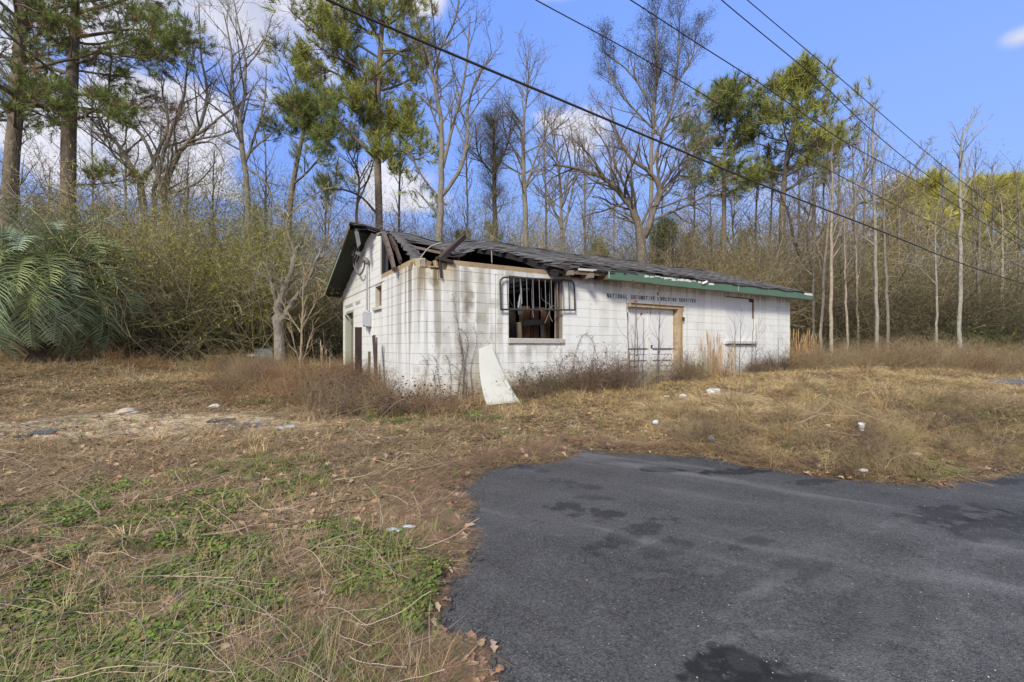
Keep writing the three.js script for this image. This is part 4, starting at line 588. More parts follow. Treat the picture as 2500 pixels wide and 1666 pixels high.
function branchOff(T, r, pts, rr, len, lvl, o, from) {
  if (lvl >= o.max) return;
  const cnt = o.n[Math.min(lvl, o.n.length - 1)], n = pts.length - 1;
  for (let k = 0; k < cnt; k++) {
    const t = from + (1 - from) * (k + r()) / cnt, f = Math.min(n - .001, t * n), i = Math.floor(f), w = f - i, p = pts[i].clone().lerp(pts[i + 1], w), d = pts[i + 1].clone().sub(pts[i]).normalize(), rad = lerp(rr[i], rr[i + 1], w);
    const cd = rdir(r, d, o.ang * (.6 + .8 * r())); if (o.flat) { cd.y *= o.flat; cd.normalize(); }
    const cl = len * o.lr * (1 - .45 * t) * (.6 + .7 * r());
    grow(T, r, p, cd, cl, Math.max(o.rmin, Math.min(rad * .62, .012 + cl * .016)), lvl + 1, o);
  }
}
const pxPath = (list, d, dd = 0, n = 18) => { // list of [px, py, width px, extra depth]
  const p = list.map(([x, y, w, e], k) => at(x, y, d + (e ?? 0) + dd * k)), c = new THREE.CatmullRomCurve3(p), pts = c.getPoints(n), rr = pts.map((_, k) => { const f = k / n * (list.length - 1), i = Math.min(list.length - 2, Math.floor(f)); return lerp(list[i][2], list[i + 1][2], f - i) * d / F / 2; });
  return [pts, rr];
};
const newT = () => ({ wood: new Acc(), twig: new Acc(), tips: [], marks: [] });
function leafGeo(w, l, bend = .3, seg = 2) { const A = new Acc(); for (let k = 0; k <= seg; k++) { const t = k / seg, ww = w * Math.sin(Math.PI * (.12 + .8 * t)) / 2, y = Math.sin(t * bend * 2) * l * .4; A.v(-ww, y, t * l, 0, t); A.v(ww, y + (k === 1 ? .1 * w : 0), t * l, 1, t); } for (let k = 0; k < seg; k++) A.quad(2 * k, 2 * k + 1, 2 * k + 3, 2 * k + 2); return A; }
function clumpGeo(n, R, w, l, seed, flat = 1) { const r = rngOf(seed), gs = []; for (let k = 0; k < n; k++) { const g = leafGeo(w * (.7 + .6 * r()), l * (.7 + .6 * r()), r() - .2, 1).geo(); g.applyMatrix4(new THREE.Matrix4().compose(V3((r() - .5) * 2 * R, (r() - .5) * 2 * R * flat, (r() - .5) * 2 * R), tmpQ.setFromEuler(tmpE.set(r() * 6, r() * 6, r() * 6)), tmpS.set(1, 1, 1))); gs.push(g); } return mergeGeometries(gs); }
function tuftGeo(seed, n = 30, L = .22, w = .017, stem = .26) { const r = rngOf(seed), A = new Acc(); for (let k = 0; k < n; k++) { const t = k / n, a = r() * 6.283, o = .35 + .75 * (1 - t) + .2 * (r() - .5), b = V3(0, stem * t, 0), d = V3(Math.cos(a) * Math.sin(o), Math.cos(o), Math.sin(a) * Math.sin(o)), s = d.clone().cross(V3(r() - .5, r() - .5, r() - .5)).normalize().multiplyScalar(w / 2), e = b.clone().addScaledVector(d, L * (.75 + .4 * r())); const i = A.v(b.x - s.x, b.y - s.y, b.z - s.z); A.v(b.x + s.x, b.y + s.y, b.z + s.z); A.v(e.x, e.y, e.z); A.tri(i, i + 1, i + 2); } return A.geo(); }
const white = (o = {}) => std(1, 1, 1, { roughness: .85, ...o });
const leafMat = () => new THREE.MeshPhysicalMaterial({ color: rgb(1, 1, 1), roughness: .9, side: THREE.DoubleSide, transmission: .35, thickness: 0 });
const mNeedle = white(), mLeaf = white(), mDry = white({ roughness: .95 });
const TUFT = [tuftGeo(1), tuftGeo(2), tuftGeo(3)], CLUMP = [clumpGeo(26, .5, .055, .1, 5), clumpGeo(22, .5, .07, .12, 6)], FINE = [clumpGeo(40, .5, .03, .06, 15), clumpGeo(34, .5, .035, .07, 16)];
function instanced(name, geo, mat, list, parent, kind = 'stuff') { // list of [pos, quaternion | dir, scale | [x, y, z], [r, g, b]]
  const m = new THREE.InstancedMesh(geo, mat, list.length), o = parent?.position ?? V3(0, 0, 0), c = new THREE.Color();
  list.forEach(([p, q, s, col], k) => { if (q.isVector3) tmpQ.setFromUnitVectors(UP, q); else tmpQ.copy(q); if (typeof s === 'number') tmpS.set(s, s, s); else tmpS.set(...s); m.setMatrixAt(k, tmpM.compose(p.clone().sub(o), tmpQ, tmpS)); m.setColorAt(k, c.setRGB(...col)); });
  m.castShadow = m.receiveShadow = true; m.name = parent ? name : numbered(name); (parent ?? scene).add(m); if (kind) m.userData.kind = kind; return m;
}
const rq = (r) => new THREE.Quaternion().setFromEuler(new THREE.Euler(r() * 6.28, r() * 6.28, r() * 6.28)), ry = (r, tilt = .25) => new THREE.Quaternion().setFromEuler(new THREE.Euler((r() - .5) * tilt, r() * 6.283, (r() - .5) * tilt));
const vary = (r, c, a = .35) => { const k = 1 - a / 2 + a * r(); return [c[0] * k * (.94 + .12 * r()), c[1] * k, c[2] * k * (.9 + .2 * r())]; };
// finish a tree: trunk, limbs, twigs and whatever foliage hangs on the tips
function finish(T, name, label, group, base, mWood, mTwig, cat = 'tree') {
  const t = thing(name, base, label, cat, group);
  if (T.trunk) T.trunk.build('trunk', mWood, t);
  if (T.wood.p.length) T.wood.build('limb', mWood, t, 'stuff');
  if (T.twig.p.length) T.twig.build('twigs', mTwig ?? mWood, t, 'stuff');
  return t;
}
const mBark = bark(.215, .18, .15), mBarkGrey = bark(.29, .26, .22), mPale = bark(.44, .415, .37), mPineBark = bark(.235, .19, .15), mDarkBark = bark(.12, .095, .08), mTwigG = std(.22, .18, .135), mTwigT = std(.30, .245, .18), mTwigD = std(.14, .11, .09), mTwigP = std(.4, .36, .3);
function bare(o) { // o: stems as pixel paths, d, seed ...
  const r = rngOf(o.seed), T = newT(); T.trunk = new Acc();
  const g = { wig: .34, up: .055, limbR: .02, rmin: .0065, n: [9, 6, 5], ang: .75, lr: .5, max: 3, ...o.grow };
  o.leaves ??= { p: .14, s: .3, col: [.15, .105, .065] };
  o.stems.forEach((s, k) => {
    const list = s.map((q) => [...q]); const [pts, rr] = pxPath(list, o.d, 0, 20);
    if (k === 0) { const b = pts[0]; const gy = ground(b.x, b.z) - .15; if (b.y > gy) { pts.unshift(V3(b.x, gy, b.z)); rr.unshift(rr[0] * 1.25); } }
    for (let j = 1; j < pts.length - 1; j++) { if (rr[j] < .15) { pts[j].x += (r() - .5) * rr[j] * .5; pts[j].z += (r() - .5) * rr[j] * 1.5; }; }
    T.trunk.tube(pts, rr, 9, 1);
    let len = 0; for (let j = 1; j < pts.length; j++) len += pts[j].distanceTo(pts[j - 1]);
    branchOff(T, r, pts, rr.map((x) => Math.max(x, .02)), Math.min(len, g.cap ?? 5.5), 0, { ...g, n: [Math.round((g.per ?? 1.5) * len), ...g.n.slice(1)] }, k === 0 ? (g.from ?? .4) : (g.from2 ?? .15));
  });
  const b = T.trunk.p, base = V3(b[0], 0, b[2]); base.y = ground(base.x, base.z);
  const t = finish(T, o.name ?? 'bare_tree', o.label, o.group, base, o.mat ?? mBarkGrey, o.twig ?? mTwigG);
  if (o.leaves) { const L = [], col = o.leaves.col; for (const [p, dd] of T.tips) { if (o.leaves.where && !o.leaves.where(projX(p.x, p.z), projY(p.y, p.z))) continue; if (r() < o.leaves.p) L.push([p, rq(r), o.leaves.s * (.6 + .8 * r()), vary(r, col, .5)]); } if (L.length) instanced('crown', o.leaves.geo ?? FINE[0], mLeaf, L, t); }
  return t;
}
function pine(o) {
  const r = rngOf(o.seed), T = newT(); T.trunk = new Acc(); const L = [];
  const g = { wig: .5, up: .04, limbR: .018, rmin: .008, n: [5, 5, 3], ang: .8, lr: .5, max: 2, ...o.grow };
  const [pts, rr] = pxPath(o.trunk, o.d, 0, 22); { const b = pts[0], gy = ground(b.x, b.z) - .15; if (b.y > gy) { pts.unshift(V3(b.x, gy, b.z)); rr.unshift(rr[0] * 1.2); } }
  T.trunk.tube(pts, rr, 10, 1);
  const tuft = (p, d, k) => { for (let j = 0; j < k; j++) { const q = p.clone().add(V3((r() - .5) * o.spread, (r() - .5) * o.spread * .7, (r() - .5) * o.spread)); L.push([q, rdir(r, d.clone().lerp(UP, .35).normalize(), r() * .8), (o.ts ?? 1) * (.7 + .6 * r()), vary(r, r() < (o.brown ?? .06) ? [.2, .11, .05] : o.col, .6)]); } };
  o.spread ??= .55;
  for (const s of o.limbs ?? []) { // limbs drawn along the photograph's own
    const [lp, lr] = pxPath(s.map((q) => q.length > 2 ? q : [...q, 4]), o.d, (r() - .5) * .9, 10); T.wood.tube(lp, lr, 6, 1, false); let len = 0; for (let j = 1; j < lp.length; j++) len += lp[j].distanceTo(lp[j - 1]);
    branchOff(T, r, lp, lr.map((x) => Math.max(.02, x)), Math.min(4, len * .8), 0, { ...g, n: [Math.round(len * 2.2), g.n[1], g.n[2]] }, .25); T.tips.push([lp[10], lp[10].clone().sub(lp[9]).normalize()]);
  }
  // whorled limbs up the trunk
  const y0 = at(0, o.crown[0], o.d).y, y1 = at(0, o.crown[1], o.d).y, at_ = (y) => { for (let j = 1; j < pts.length; j++) if (pts[j].y >= y) { const w = (y - pts[j - 1].y) / (pts[j].y - pts[j - 1].y); return [pts[j - 1].clone().lerp(pts[j], w), lerp(rr[j - 1], rr[j], w)]; } return [pts[pts.length - 1], rr[rr.length - 1]]; };
  for (let k = 0; k < o.whorls; k++) { const t = (k + r() * .8) / o.whorls, [p, rad] = at_(lerp(y0, y1, t)), a = k * 2.4 + r(), e = lerp(.05, .9, t) + (r() - .5) * .4, d = V3(Math.cos(a) * Math.cos(e), Math.sin(e), Math.sin(a) * Math.cos(e)), len = o.reach * (o.shape ? o.shape(t) : Math.sin(Math.PI * (.25 + .7 * t))) * (.65 + .6 * r()); grow(T, r, p, d, len, Math.max(.02, Math.min(rad * .5, .015 + len * .014)), 0, g); }
  for (const [p, d] of T.tips) if (r() < (o.keep ?? .9)) tuft(p, d, o.per);
  for (const [px, py, R, n] of o.masses ?? []) { const c = at(px, py, o.d + (r() - .5)); for (let k = 0; k < n; k++) { const d = V3(r() - .5, r() - .5, r() - .5).normalize(), q = c.clone().addScaledVector(d, R * o.d / F * Math.cbrt(r())); L.push([q, rdir(r, UP, r() * 1.1), (o.ts ?? 1) * (.7 + .6 * r()), vary(r, o.col, .6)]); } }
  const base = pts[0].clone(); base.y = ground(base.x, base.z);
  const t = finish(T, 'pine_tree', o.label, o.group, base, o.mat ?? mPineBark, mTwigD);
  for (let k = 0; k < 3; k++) { const q = L.filter((_, j) => j % 3 === k); if (q.length) instanced('crown', TUFT[k], mNeedle, q, t); }
  return t;
}
const G1 = [.20, .235, .065], G2 = [.29, .30, .065], G3 = [.11, .14, .065];
pine({ seed: 101, d: 17, trunk: [[18, 880, 34], [19, 600, 31], [25, 430, 30], [40, 250, 27], [50, 60, 23], [60, -150, 12]], crown: [330, -150], whorls: 17, reach: 4.6, per: 4, col: G1, keep: .75, brown: .16, label: 'tall pine at the far left edge behind the palm', limbs: [[[30, 210, 7], [-40, 120, 5], [-90, 60, 3]], [[40, 150, 7], [90, 180, 5], [130, 215, 3]], [[30, 240, 6], [90, 250, 5], [150, 285, 3]], [[45, 120, 6], [120, 60, 4], [160, 20, 3]]] });
pine({ seed: 102, d: 17.5, trunk: [[158, 880, 34], [163, 600, 31], [166, 450, 30], [168, 300, 29], [176, 180, 24], [182, 60, 19], [186, -160, 10]], crown: [300, -150], whorls: 17, reach: 4.0, per: 4, col: G1, keep: .75, brown: .14, label: 'vine wrapped pine second from the left with long limbs to the right', limbs: [[[180, 92, 9], [260, 80, 7], [320, 72, 6], [370, 78, 4], [440, 98, 3]], [[176, 130, 8], [260, 128, 6], [330, 140, 5], [400, 134, 4], [440, 120, 3]], [[176, 170, 6], [240, 180, 5], [330, 190, 3]], [[170, 280, 7], [110, 255, 5], [60, 235, 3]], [[168, 320, 6], [100, 280, 4], [20, 255, 3]], [[170, 450, 5], [240, 450, 4], [310, 440, 2.5]], [[178, 120, 6], [120, 60, 4], [70, 10, 3]]], masses: [[420, 80, 45, 70], [440, 110, 30, 40], [340, 110, 22, 25], [365, 45, 25, 25], [300, 290, 30, 40], [250, 250, 35, 45], [220, 150, 30, 30], [90, 180, 45, 45], [60, 60, 50, 45]] });
bare({ seed: 103, d: 18.3, label: 'many stemmed bare tree with a clump of russet leaves left of centre', mat: mBarkGrey, twig: mTwigT, stems: [[[342, 880, 23], [345, 600, 21], [350, 470, 16], [320, 410, 11], [285, 350, 8], [255, 310, 5], [236, 270, 3]], [[404, 880, 22], [402, 700, 20], [398, 600, 18], [402, 450, 15], [440, 370, 11], [480, 320, 9], [505, 230, 6], [490, 130, 4], [485, 10, 2]], [[374, 880, 16], [372, 640, 14], [376, 480, 10], [412, 330, 8], [440, 260, 6], [455, 190, 4], [456, 140, 2]], [[352, 440, 10], [395, 350, 8], [410, 300, 6], [395, 220, 4], [402, 195, 2]], [[400, 480, 9], [345, 330, 7], [270, 260, 5], [270, 120, 4], [230, 20, 2]], [[480, 330, 7], [560, 270, 4], [600, 240, 2]], [[455, 355, 5], [520, 350, 3], [550, 400, 2]]], grow: { per: 1.7, from: .45 }, leaves: { p: .85, s: .5, col: [.18, .075, .04], geo: CLUMP[0], where: (x, y) => (Math.hypot((x - 390) / 55, (y - 275) / 32) < 1 || Math.hypot((x - 440) / 30, (y - 330) / 40) < 1) } });
bare({ seed: 104, d: 19, label: 'tall bare tree with forked top between the russet tree and the centre pine', stems: [[[603, 880, 17], [605, 640, 15], [603, 480, 13], [594, 370, 12], [580, 280, 10], [566, 240, 7], [565, 130, 5], [545, 30, 2]], [[585, 300, 8], [600, 170, 6], [590, 100, 4], [570, 0, 2]], [[598, 400, 7], [625, 320, 5], [645, 250, 4], [650, 160, 2]], [[600, 165, 4], [640, 110, 3], [665, 35, 1.5]], [[603, 410, 6], [650, 450, 5], [675, 520, 3]], [[594, 370, 5], [555, 350, 3], [525, 330, 2]]], grow: { per: 1.4 }, leaves: { p: .25, s: .3, col: [.10, .07, .05] } });
pine({ seed: 105, d: 19.5, trunk: [[690, 690, 15], [706, 540, 13], [712, 470, 12], [730, 370, 10], [742, 320, 8], [752, 285, 6]], crown: [350, 280], whorls: 7, reach: 1.3, per: 4, col: G1, label: 'thin leaning trunk topped by a small tuft of needles left of the roof peak', limbs: [[[715, 450, 6], [750, 420, 5], [790, 370, 4], [820, 310, 2]]], masses: [[735, 300, 26, 45], [760, 330, 22, 35], [700, 270, 16, 20]], mat: mBark });
pine({ seed: 106, d: 23, ts: 1.5, trunk: [[926, 640, 19], [925, 520, 18], [922, 400, 17], [922, 250, 14], [930, 100, 12], [936, 0, 9], [940, -130, 4]], crown: [330, -130], whorls: 24, reach: 5, per: 2, keep: .6, col: G2, label: 'large spreading pine rising behind the left end of the roof', shape: (t) => .45 + .4 * Math.sin(Math.PI * t),
  limbs: [[[918, 390, 8], [850, 320, 7], [800, 280, 5], [750, 280, 4], [715, 210, 3], [695, 160, 2]], [[918, 230, 8], [880, 170, 6], [820, 140, 5], [770, 110, 3]], [[920, 255, 8], [840, 190, 6], [790, 165, 5], [740, 130, 3]], [[925, 370, 7], [990, 370, 6], [1030, 430, 4], [1060, 470, 3]], [[930, 130, 6], [970, 130, 5], [1005, 145, 4], [1020, 190, 2]], [[918, 520, 6], [880, 480, 5], [830, 462, 4], [790, 465, 3]], [[932, 70, 6], [975, 40, 4], [1010, 0, 2]], [[925, 90, 6], [850, 50, 4], [790, 10, 2]]],
  masses: [[925, 300, 55, 150], [890, 270, 50, 110], [985, 290, 40, 70], [800, 255, 42, 90], [760, 180, 36, 60], [830, 120, 45, 80], [820, 70, 50, 90], [880, 30, 50, 80], [770, 40, 40, 55], [960, 40, 50, 80], [1010, 350, 45, 80], [1020, 200, 18, 25], [735, 150, 25, 30], [850, 350, 30, 40], [700, 250, 20, 25], [930, 370, 35, 60], [960, 400, 30, 40], [870, 200, 40, 60], [805, 465, 30, 30], [930, 190, 40, 50]] });
bare({ seed: 107, d: 21, label: 'tall bare forked tree just right of the large pine', stems: [[[1070, 640, 17], [1073, 540, 16], [1076, 440, 14], [1080, 350, 12], [1070, 250, 10], [1058, 190, 8], [1045, 135, 6], [1020, 60, 4], [1010, -40, 2]], [[1077, 480, 10], [1120, 420, 9], [1140, 350, 8], [1142, 270, 6], [1160, 200, 5], [1200, 130, 3]], [[1078, 420, 9], [1105, 310, 8], [1128, 220, 6], [1140, 140, 5], [1148, 40, 3]], [[1064, 200, 7], [1072, 130, 6], [1110, 50, 4], [1125, -40, 2]], [[1142, 290, 4], [1185, 230, 3], [1230, 180, 2]], [[1075, 530, 6], [1030, 480, 4], [1010, 460, 2]]], grow: { per: 1.3, from: .4 }, mat: mBarkGrey });
bare({ seed: 108, d: 24, label: 'slender bare tree with upswept branches right of the forked tree', stems: [[[1284, 660, 15], [1282, 520, 13], [1278, 400, 10], [1280, 280, 6], [1290, 200, 3.5], [1284, 130, 2]], [[1282, 460, 6], [1330, 340, 4], [1390, 290, 2]], [[1280, 400, 5], [1235, 330, 4], [1225, 240, 2]], [[1280, 430, 5], [1230, 400, 4], [1190, 370, 2]]], grow: { per: 2, n: [9, 5, 4], from: .3 }, leaves: { p: .2, s: .25, col: [.1, .08, .06] } });
bare({ seed: 109, d: 25, label: 'thin many stemmed bare tree before the gap right of the slender tree', stems: [[[1378, 680, 10], [1372, 560, 8], [1365, 420, 6], [1350, 340, 3], [1345, 290, 2]], [[1375, 580, 6], [1400, 450, 4], [1415, 360, 2]], [[1372, 560, 6], [1340, 480, 4], [1320, 410, 2]]], grow: { per: 2.2, from: .3 } });
bare({ seed: 110, d: 19, label: 'broad spreading bare oak behind the middle of the roof', mat: mBark, twig: mTwigT, stems: [[[1567, 680, 27], [1566, 600, 24], [1556, 540, 18], [1530, 490, 14], [1480, 440, 11], [1420, 415, 8], [1350, 402, 4]], [[1572, 580, 18], [1598, 510, 14], [1612, 465, 12], [1590, 425, 10], [1540, 385, 8], [1505, 320, 5], [1490, 260, 3]], [[1606, 480, 10], [1660, 420, 7], [1700, 370, 5], [1735, 320, 2]], [[1612, 470, 8], [1605, 380, 6], [1630, 300, 4], [1690, 270, 2]], [[1480, 440, 6], [1440, 380, 5], [1400, 340, 2]], [[1540, 490, 7], [1500, 400, 5], [1470, 340, 3], [1440, 300, 2]], [[1590, 540, 7], [1680, 500, 5], [1760, 460, 3]], [[1420, 415, 5], [1380, 470, 3], [1340, 500, 2]]], grow: { per: 3.2, n: [9, 7, 5], from: .3, wig: .5, ang: .85, up: .05 } });
bare({ seed: 111, d: 30, label: 'tall slim tree with dark leaf specks rising behind the oak', stems: [[[1592, 680, 12], [1590, 400, 9], [1598, 260, 7], [1605, 170, 5], [1600, 20, 2]], [[1594, 400, 7], [1640, 260, 5], [1655, 150, 4], [1660, 30, 2]], [[1598, 270, 5], [1540, 180, 4], [1480, 130, 2]], [[1610, 330, 5], [1510, 220, 4], [1470, 110, 2]], [[1640, 220, 4], [1690, 140, 3], [1700, 60, 1.5]]], grow: { per: 2, n: [9, 6, 4], from: .35, up: .1, ang: .6 }, leaves: { p: .9, s: .55, col: [.055, .05, .06], geo: CLUMP[1], where: (x, y) => y < 260 } });
pine({ seed: 112, d: 27, ts: 1.7, trunk: [[1768, 700, 12], [1768, 500, 10], [1769, 380, 8], [1772, 235, 3]], crown: [480, 235], whorls: 26, reach: 2.9, per: 2, keep: .8, col: G1, label: 'pine left of a matching pair above the right half of the roof', shape: (t) => .55 + .5 * Math.sin(Math.PI * Math.min(1, t * .9 + .15)) - .35 * t, group: null });
pine({ seed: 113, d: 25, ts: 1.6, trunk: [[1908, 740, 17], [1910, 600, 15], [1912, 480, 13], [1922, 380, 9], [1940, 280, 6], [1955, 195, 3]], crown: [470, 195], whorls: 27, reach: 3.1, per: 2, keep: .8, col: G2, label: 'taller pine right of the pair above the right half of the roof', shape: (t) => .6 + .5 * Math.sin(Math.PI * Math.min(1, t * .9 + .15)) - .4 * t, limbs: [[[1920, 420, 6], [1980, 370, 4], [2040, 335, 2]], [[1915, 470, 5], [1970, 430, 3], [2010, 420, 2]]], masses: [[2035, 335, 14, 14], [1990, 400, 22, 30]] });
// the brown, vine hung trunk and two like it
bare({ seed: 114, d: 24, label: 'vine hung tree with olive brown foliage between the forked and slender trees', name: 'vine_hung_tree', stems: [[[1210, 660, 12], [1208, 500, 11], [1206, 380, 9], [1205, 290, 4]], [[1208, 420, 5], [1240, 350, 4], [1250, 280, 2]], [[1208, 430, 5], [1170, 380, 4], [1160, 300, 2]]], grow: { per: 5, cap: 2.6, from: .3 }, mat: mDarkBark, leaves: { p: .55, s: .6, col: [.15, .125, .05], geo: FINE[1] } });
bare({ seed: 115, d: 26, label: 'short trunk wrapped in green ivy right of the oak trunk', name: 'ivy_tree', stems: [[[1620, 700, 16], [1622, 600, 14], [1625, 560, 8]]], grow: { per: 14, cap: 1.9, from: .1 }, mat: mDarkBark, leaves: { p: .6, s: .6, col: [.045, .085, .02], geo: CLUMP[0] } });
bare({ seed: 119, d: 26, label: 'leaning stem behind the leaning needle topped trunk', stems: [[[872, 640, 8], [870, 520, 7], [876, 430, 5], [850, 370, 3], [830, 300, 1.5]], [[872, 500, 5], [905, 420, 3], [915, 380, 1.5]]], grow: { per: 1.6 }, mat: mBark });
// dead grey tree left of the building, pale sapling before it
bare({ seed: 116, d: 14.6, label: 'gnarled dead grey tree close to the left end of the building', name: 'dead_tree', stems: [[[683, 880, 26], [680, 800, 23], [676, 760, 21], [690, 715, 14], [712, 660, 12], [722, 610, 9], [740, 590, 5]], [[682, 790, 17], [715, 735, 12], [750, 690, 9], [770, 640, 7], [790, 600, 4]], [[715, 650, 6], [760, 645, 4], [800, 665, 2]], [[676, 760, 10], [665, 700, 7], [640, 640, 5], [620, 700, 2]], [[720, 620, 6], [700, 540, 4], [760, 480, 3], [800, 460, 2]], [[770, 650, 4], [830, 640, 2]]], grow: { per: 2.6, cap: 2.4, wig: .7, up: .02 }, mat: bark(.36, .325, .295), twig: mTwigP });
bare({ seed: 117, d: 12.2, label: 'pale upright sapling with many thin shoots left of the building', name: 'sapling', stems: [[[732, 905, 6], [735, 850, 5.5], [738, 780, 5], [742, 690, 3], [748, 660, 1.5]], [[736, 815, 4], [700, 760, 3], [690, 740, 1.5]], [[738, 800, 3.5], [770, 740, 2.5], [790, 690, 1.5]], [[733, 890, 3], [715, 830, 2], [708, 780, 1]], [[733, 895, 3], [750, 850, 2], [768, 790, 1]]], grow: { per: 5, cap: 1.1, n: [9, 3], max: 2, rmin: .004, ang: .5, up: .08 }, mat: bark(.42, .34, .24), twig: std(.34, .25, .17) });
// dark stumps and trunks in the left thicket
bare({ seed: 118, d: 16, label: 'dark bare stub of a trunk in the shade under the olive shrubs', name: 'tree_stump', stems: [[[362, 885, 26], [363, 740, 22]]], grow: { per: .5, cap: .6, max: 1 }, mat: mDarkBark });
// the crowded wood on the right
const PROTO = [];
[[1988, 880, 1990, 500, 7, 23, 0], [2003, 870, 2026, 480, 7, 22, 1], [2031, 890, 2032, 430, 9, 21, 1], [2070, 890, 2062, 560, 6, 22, 1], [2096, 860, 2088, 520, 6, 24, 1], [2142, 900, 2130, 330, 9, 20.5, 2], [2167, 905, 2158, 480, 8, 20, 0], [2285, 860, 2284, 560, 6, 21, 2], [2340, 880, 2345, 370, 10, 21, 2], [2395, 860, 2392, 520, 8, 25, 0], [2452, 850, 2448, 540, 8, 26, 1], [1962, 860, 1950, 420, 8, 25, 0], [2008, 860, 2012, 360, 6, 25, 0], [2112, 880, 2110, 420, 6, 25, 0], [2190, 880, 2196, 500, 7, 24, 0], [2232, 880, 2236, 480, 6, 26, 0], [2372, 870, 2378, 450, 6, 27, 0], [2482, 870, 2486, 480, 7, 24, 0], [2052, 870, 2048, 380, 7, 26, 0], [1880, 780, 1886, 420, 6, 28, 0], [1845, 760, 1850, 400, 6, 30, 0]].forEach(([x0, y0, x1, y1, w, d, k], n) => {
  const xm = lerp(x0, x1, .5) + ((n * 37) % 9 - 4), lean = (n * 53) % 17 - 8;
  const spots = ['thin bare trunk just right of the green eave', 'pale trunk leaning right beside the green eave', 'straight tan trunk third from the green eave in the right wood', 'thin pale trunk leaning left in the right wood', 'short pale bent trunk high in the right wood', 'long white barked trunk in the middle of the right wood', 'stout grey trunk right of the white barked one', 'white stem standing before dark evergreens in the right wood', 'tall white barked tree standing above the wood near the right edge', 'grey trunk right of the tall white barked tree', 'pale trunk nearest the yellow guards', 'thin tree behind the very end of the roof', 'slim grey tree just past the building corner', 'slim trunk left of the long white barked tree', 'dark slender trunk before the green ivy column', 'slim trunk left of the white stem', 'grey slender trunk right of the tall white barked tree', 'thin trunk at the right edge beyond the yellow guards', 'slim trunk under the crooked leaning tree', 'thin tree under the taller pine', 'thin tree between the two pines'];
  const made = bare({ seed: 200 + n, d: n < 11 ? d * .87 : d, label: spots[n] ?? 'slender bare tree crowded into the background of the right wood', group: spots[n] ? null : 'slender background trees of the right wood', stems: [[[x0, y0, w], [xm, lerp(y0, y1, .5), w * .8], [x1, y1, w * .45], [x1 + lean, y1 - 60, w * .2]], [[lerp(x0, x1, .8), lerp(y0, y1, .75), w * .3], [x1 + lean * 1.5 + 8, y1 + 40, w * .18], [x1 + lean * 2 + 14, y1 - 10, w * .1]]], grow: { per: 1.5, cap: 3.4, n: [9, 4, 3], from: .35, ang: .6, up: .07 }, mat: [mBarkGrey, bark(.5, .43, .36), mPale][k], twig: [mTwigG, mTwigT, mTwigP][k] });
  if (n > 10) PROTO.push(made);
});
bare({ seed: 230, d: 22.5, label: 'crooked tree leaning far right over the right wood', stems: [[[2062, 880, 11], [2058, 640, 10], [2064, 540, 9], [2090, 500, 8], [2140, 485, 6], [2200, 450, 4], [2240, 400, 3], [2275, 340, 1.5]], [[2066, 540, 7], [2100, 460, 6], [2115, 420, 5], [2120, 350, 3], [2125, 300, 1.5]]], grow: { per: 2, cap: 3, from: .3 }, mat: mBarkGrey, twig: mTwigT });
bare({ seed: 231, d: 23.5, label: 'dark forked tree close behind the right end of the roof', stems: [[[2000, 880, 9], [1985, 700, 8], [1940, 590, 7], [1925, 520, 5], [1900, 460, 3]], [[1985, 690, 5], [1970, 560, 4], [1990, 470, 2]]], grow: { per: 2, cap: 3, from: .4 }, mat: mDarkBark });
// sunlit far pines at the right edge
[[2262, 46, [[2262, 505, 34, 90], [2300, 490, 34, 90], [2290, 540, 30, 70], [2240, 520, 20, 40]], 'left crown of the far sunlit yellow green pines'], [2420, 48, [[2400, 500, 40, 110], [2440, 500, 40, 110], [2460, 530, 26, 60], [2370, 490, 26, 50]], 'right and broader crown of the far sunlit yellow green pines']].forEach(([x, d, ms, label], n) => pine({ seed: 240 + n, d, ts: 3.2, trunk: [[x, 860, 10], [x, 640, 9], [x + 4, 480, 4]], crown: [620, 475], whorls: 22, reach: 4.2, per: 3, col: [.48, .45, .085], brown: 0, label, masses: ms, mat: mPale }));

// more slender trees of the same kinds stand deeper in the wood
[[70, 25, 1.25, 'thin bare tree between the two tall pines at far left'], [225, 27, 1.2, 'slim bare tree behind the long pine limbs at left'], [300, 26, 1.15, 'slim bare tree just left of the russet leaved tree'], [455, 25, 1.15, 'slim bare tree just right of the russet leaved tree'], [520, 26, 1.1, 'slender tree between the russet tree and the forked top tree'], [650, 26, 1.15, 'slender tree between the forked top tree and the leaning needle topped trunk'], [795, 27, 1.1, 'slender tree behind the far end of the gable roof'], [985, 28, 1.15, 'slender tree between the large pine and the forked tree'], [1140, 27, 1.05, 'slender tree close right of the tall forked tree'], [1330, 30, 1.15, 'slender tree right of the slender upswept one above the roof ridge'], [1440, 29, 1.2, 'thin tree behind the left limb of the oak'], [1500, 30, 1.1, 'thin tree just left of the oak trunk'], [1690, 29, 1.2, 'thin tree between the oak and the left pine of the pair'], [1735, 31, 1.2, 'thin tree touching the left pine of the pair'], [1985, 29, 1.2, 'thin tree right of the taller pine of the pair'], [2085, 28, 1.15, 'thin tree behind the crooked leaning tree'], [2225, 29, .95, 'thin tree before the left sunlit pine crown'], [2310, 28, .95, 'thin tree just left of the tall white barked tree'], [2425, 27, .9, 'thin tree before the right sunlit pine crown']].forEach(([px, d, s, label], k) => { const o = PROTO[k % PROTO.length].clone(); o.name = numbered('bare_tree'); o.position.copy(onGround(px, d, -.1)); o.rotation.y = k * 1.7 + 1; o.scale.setScalar(s); scene.add(o); o.userData = { label, category: 'tree', group: 'slender background trees of the wood' }; });

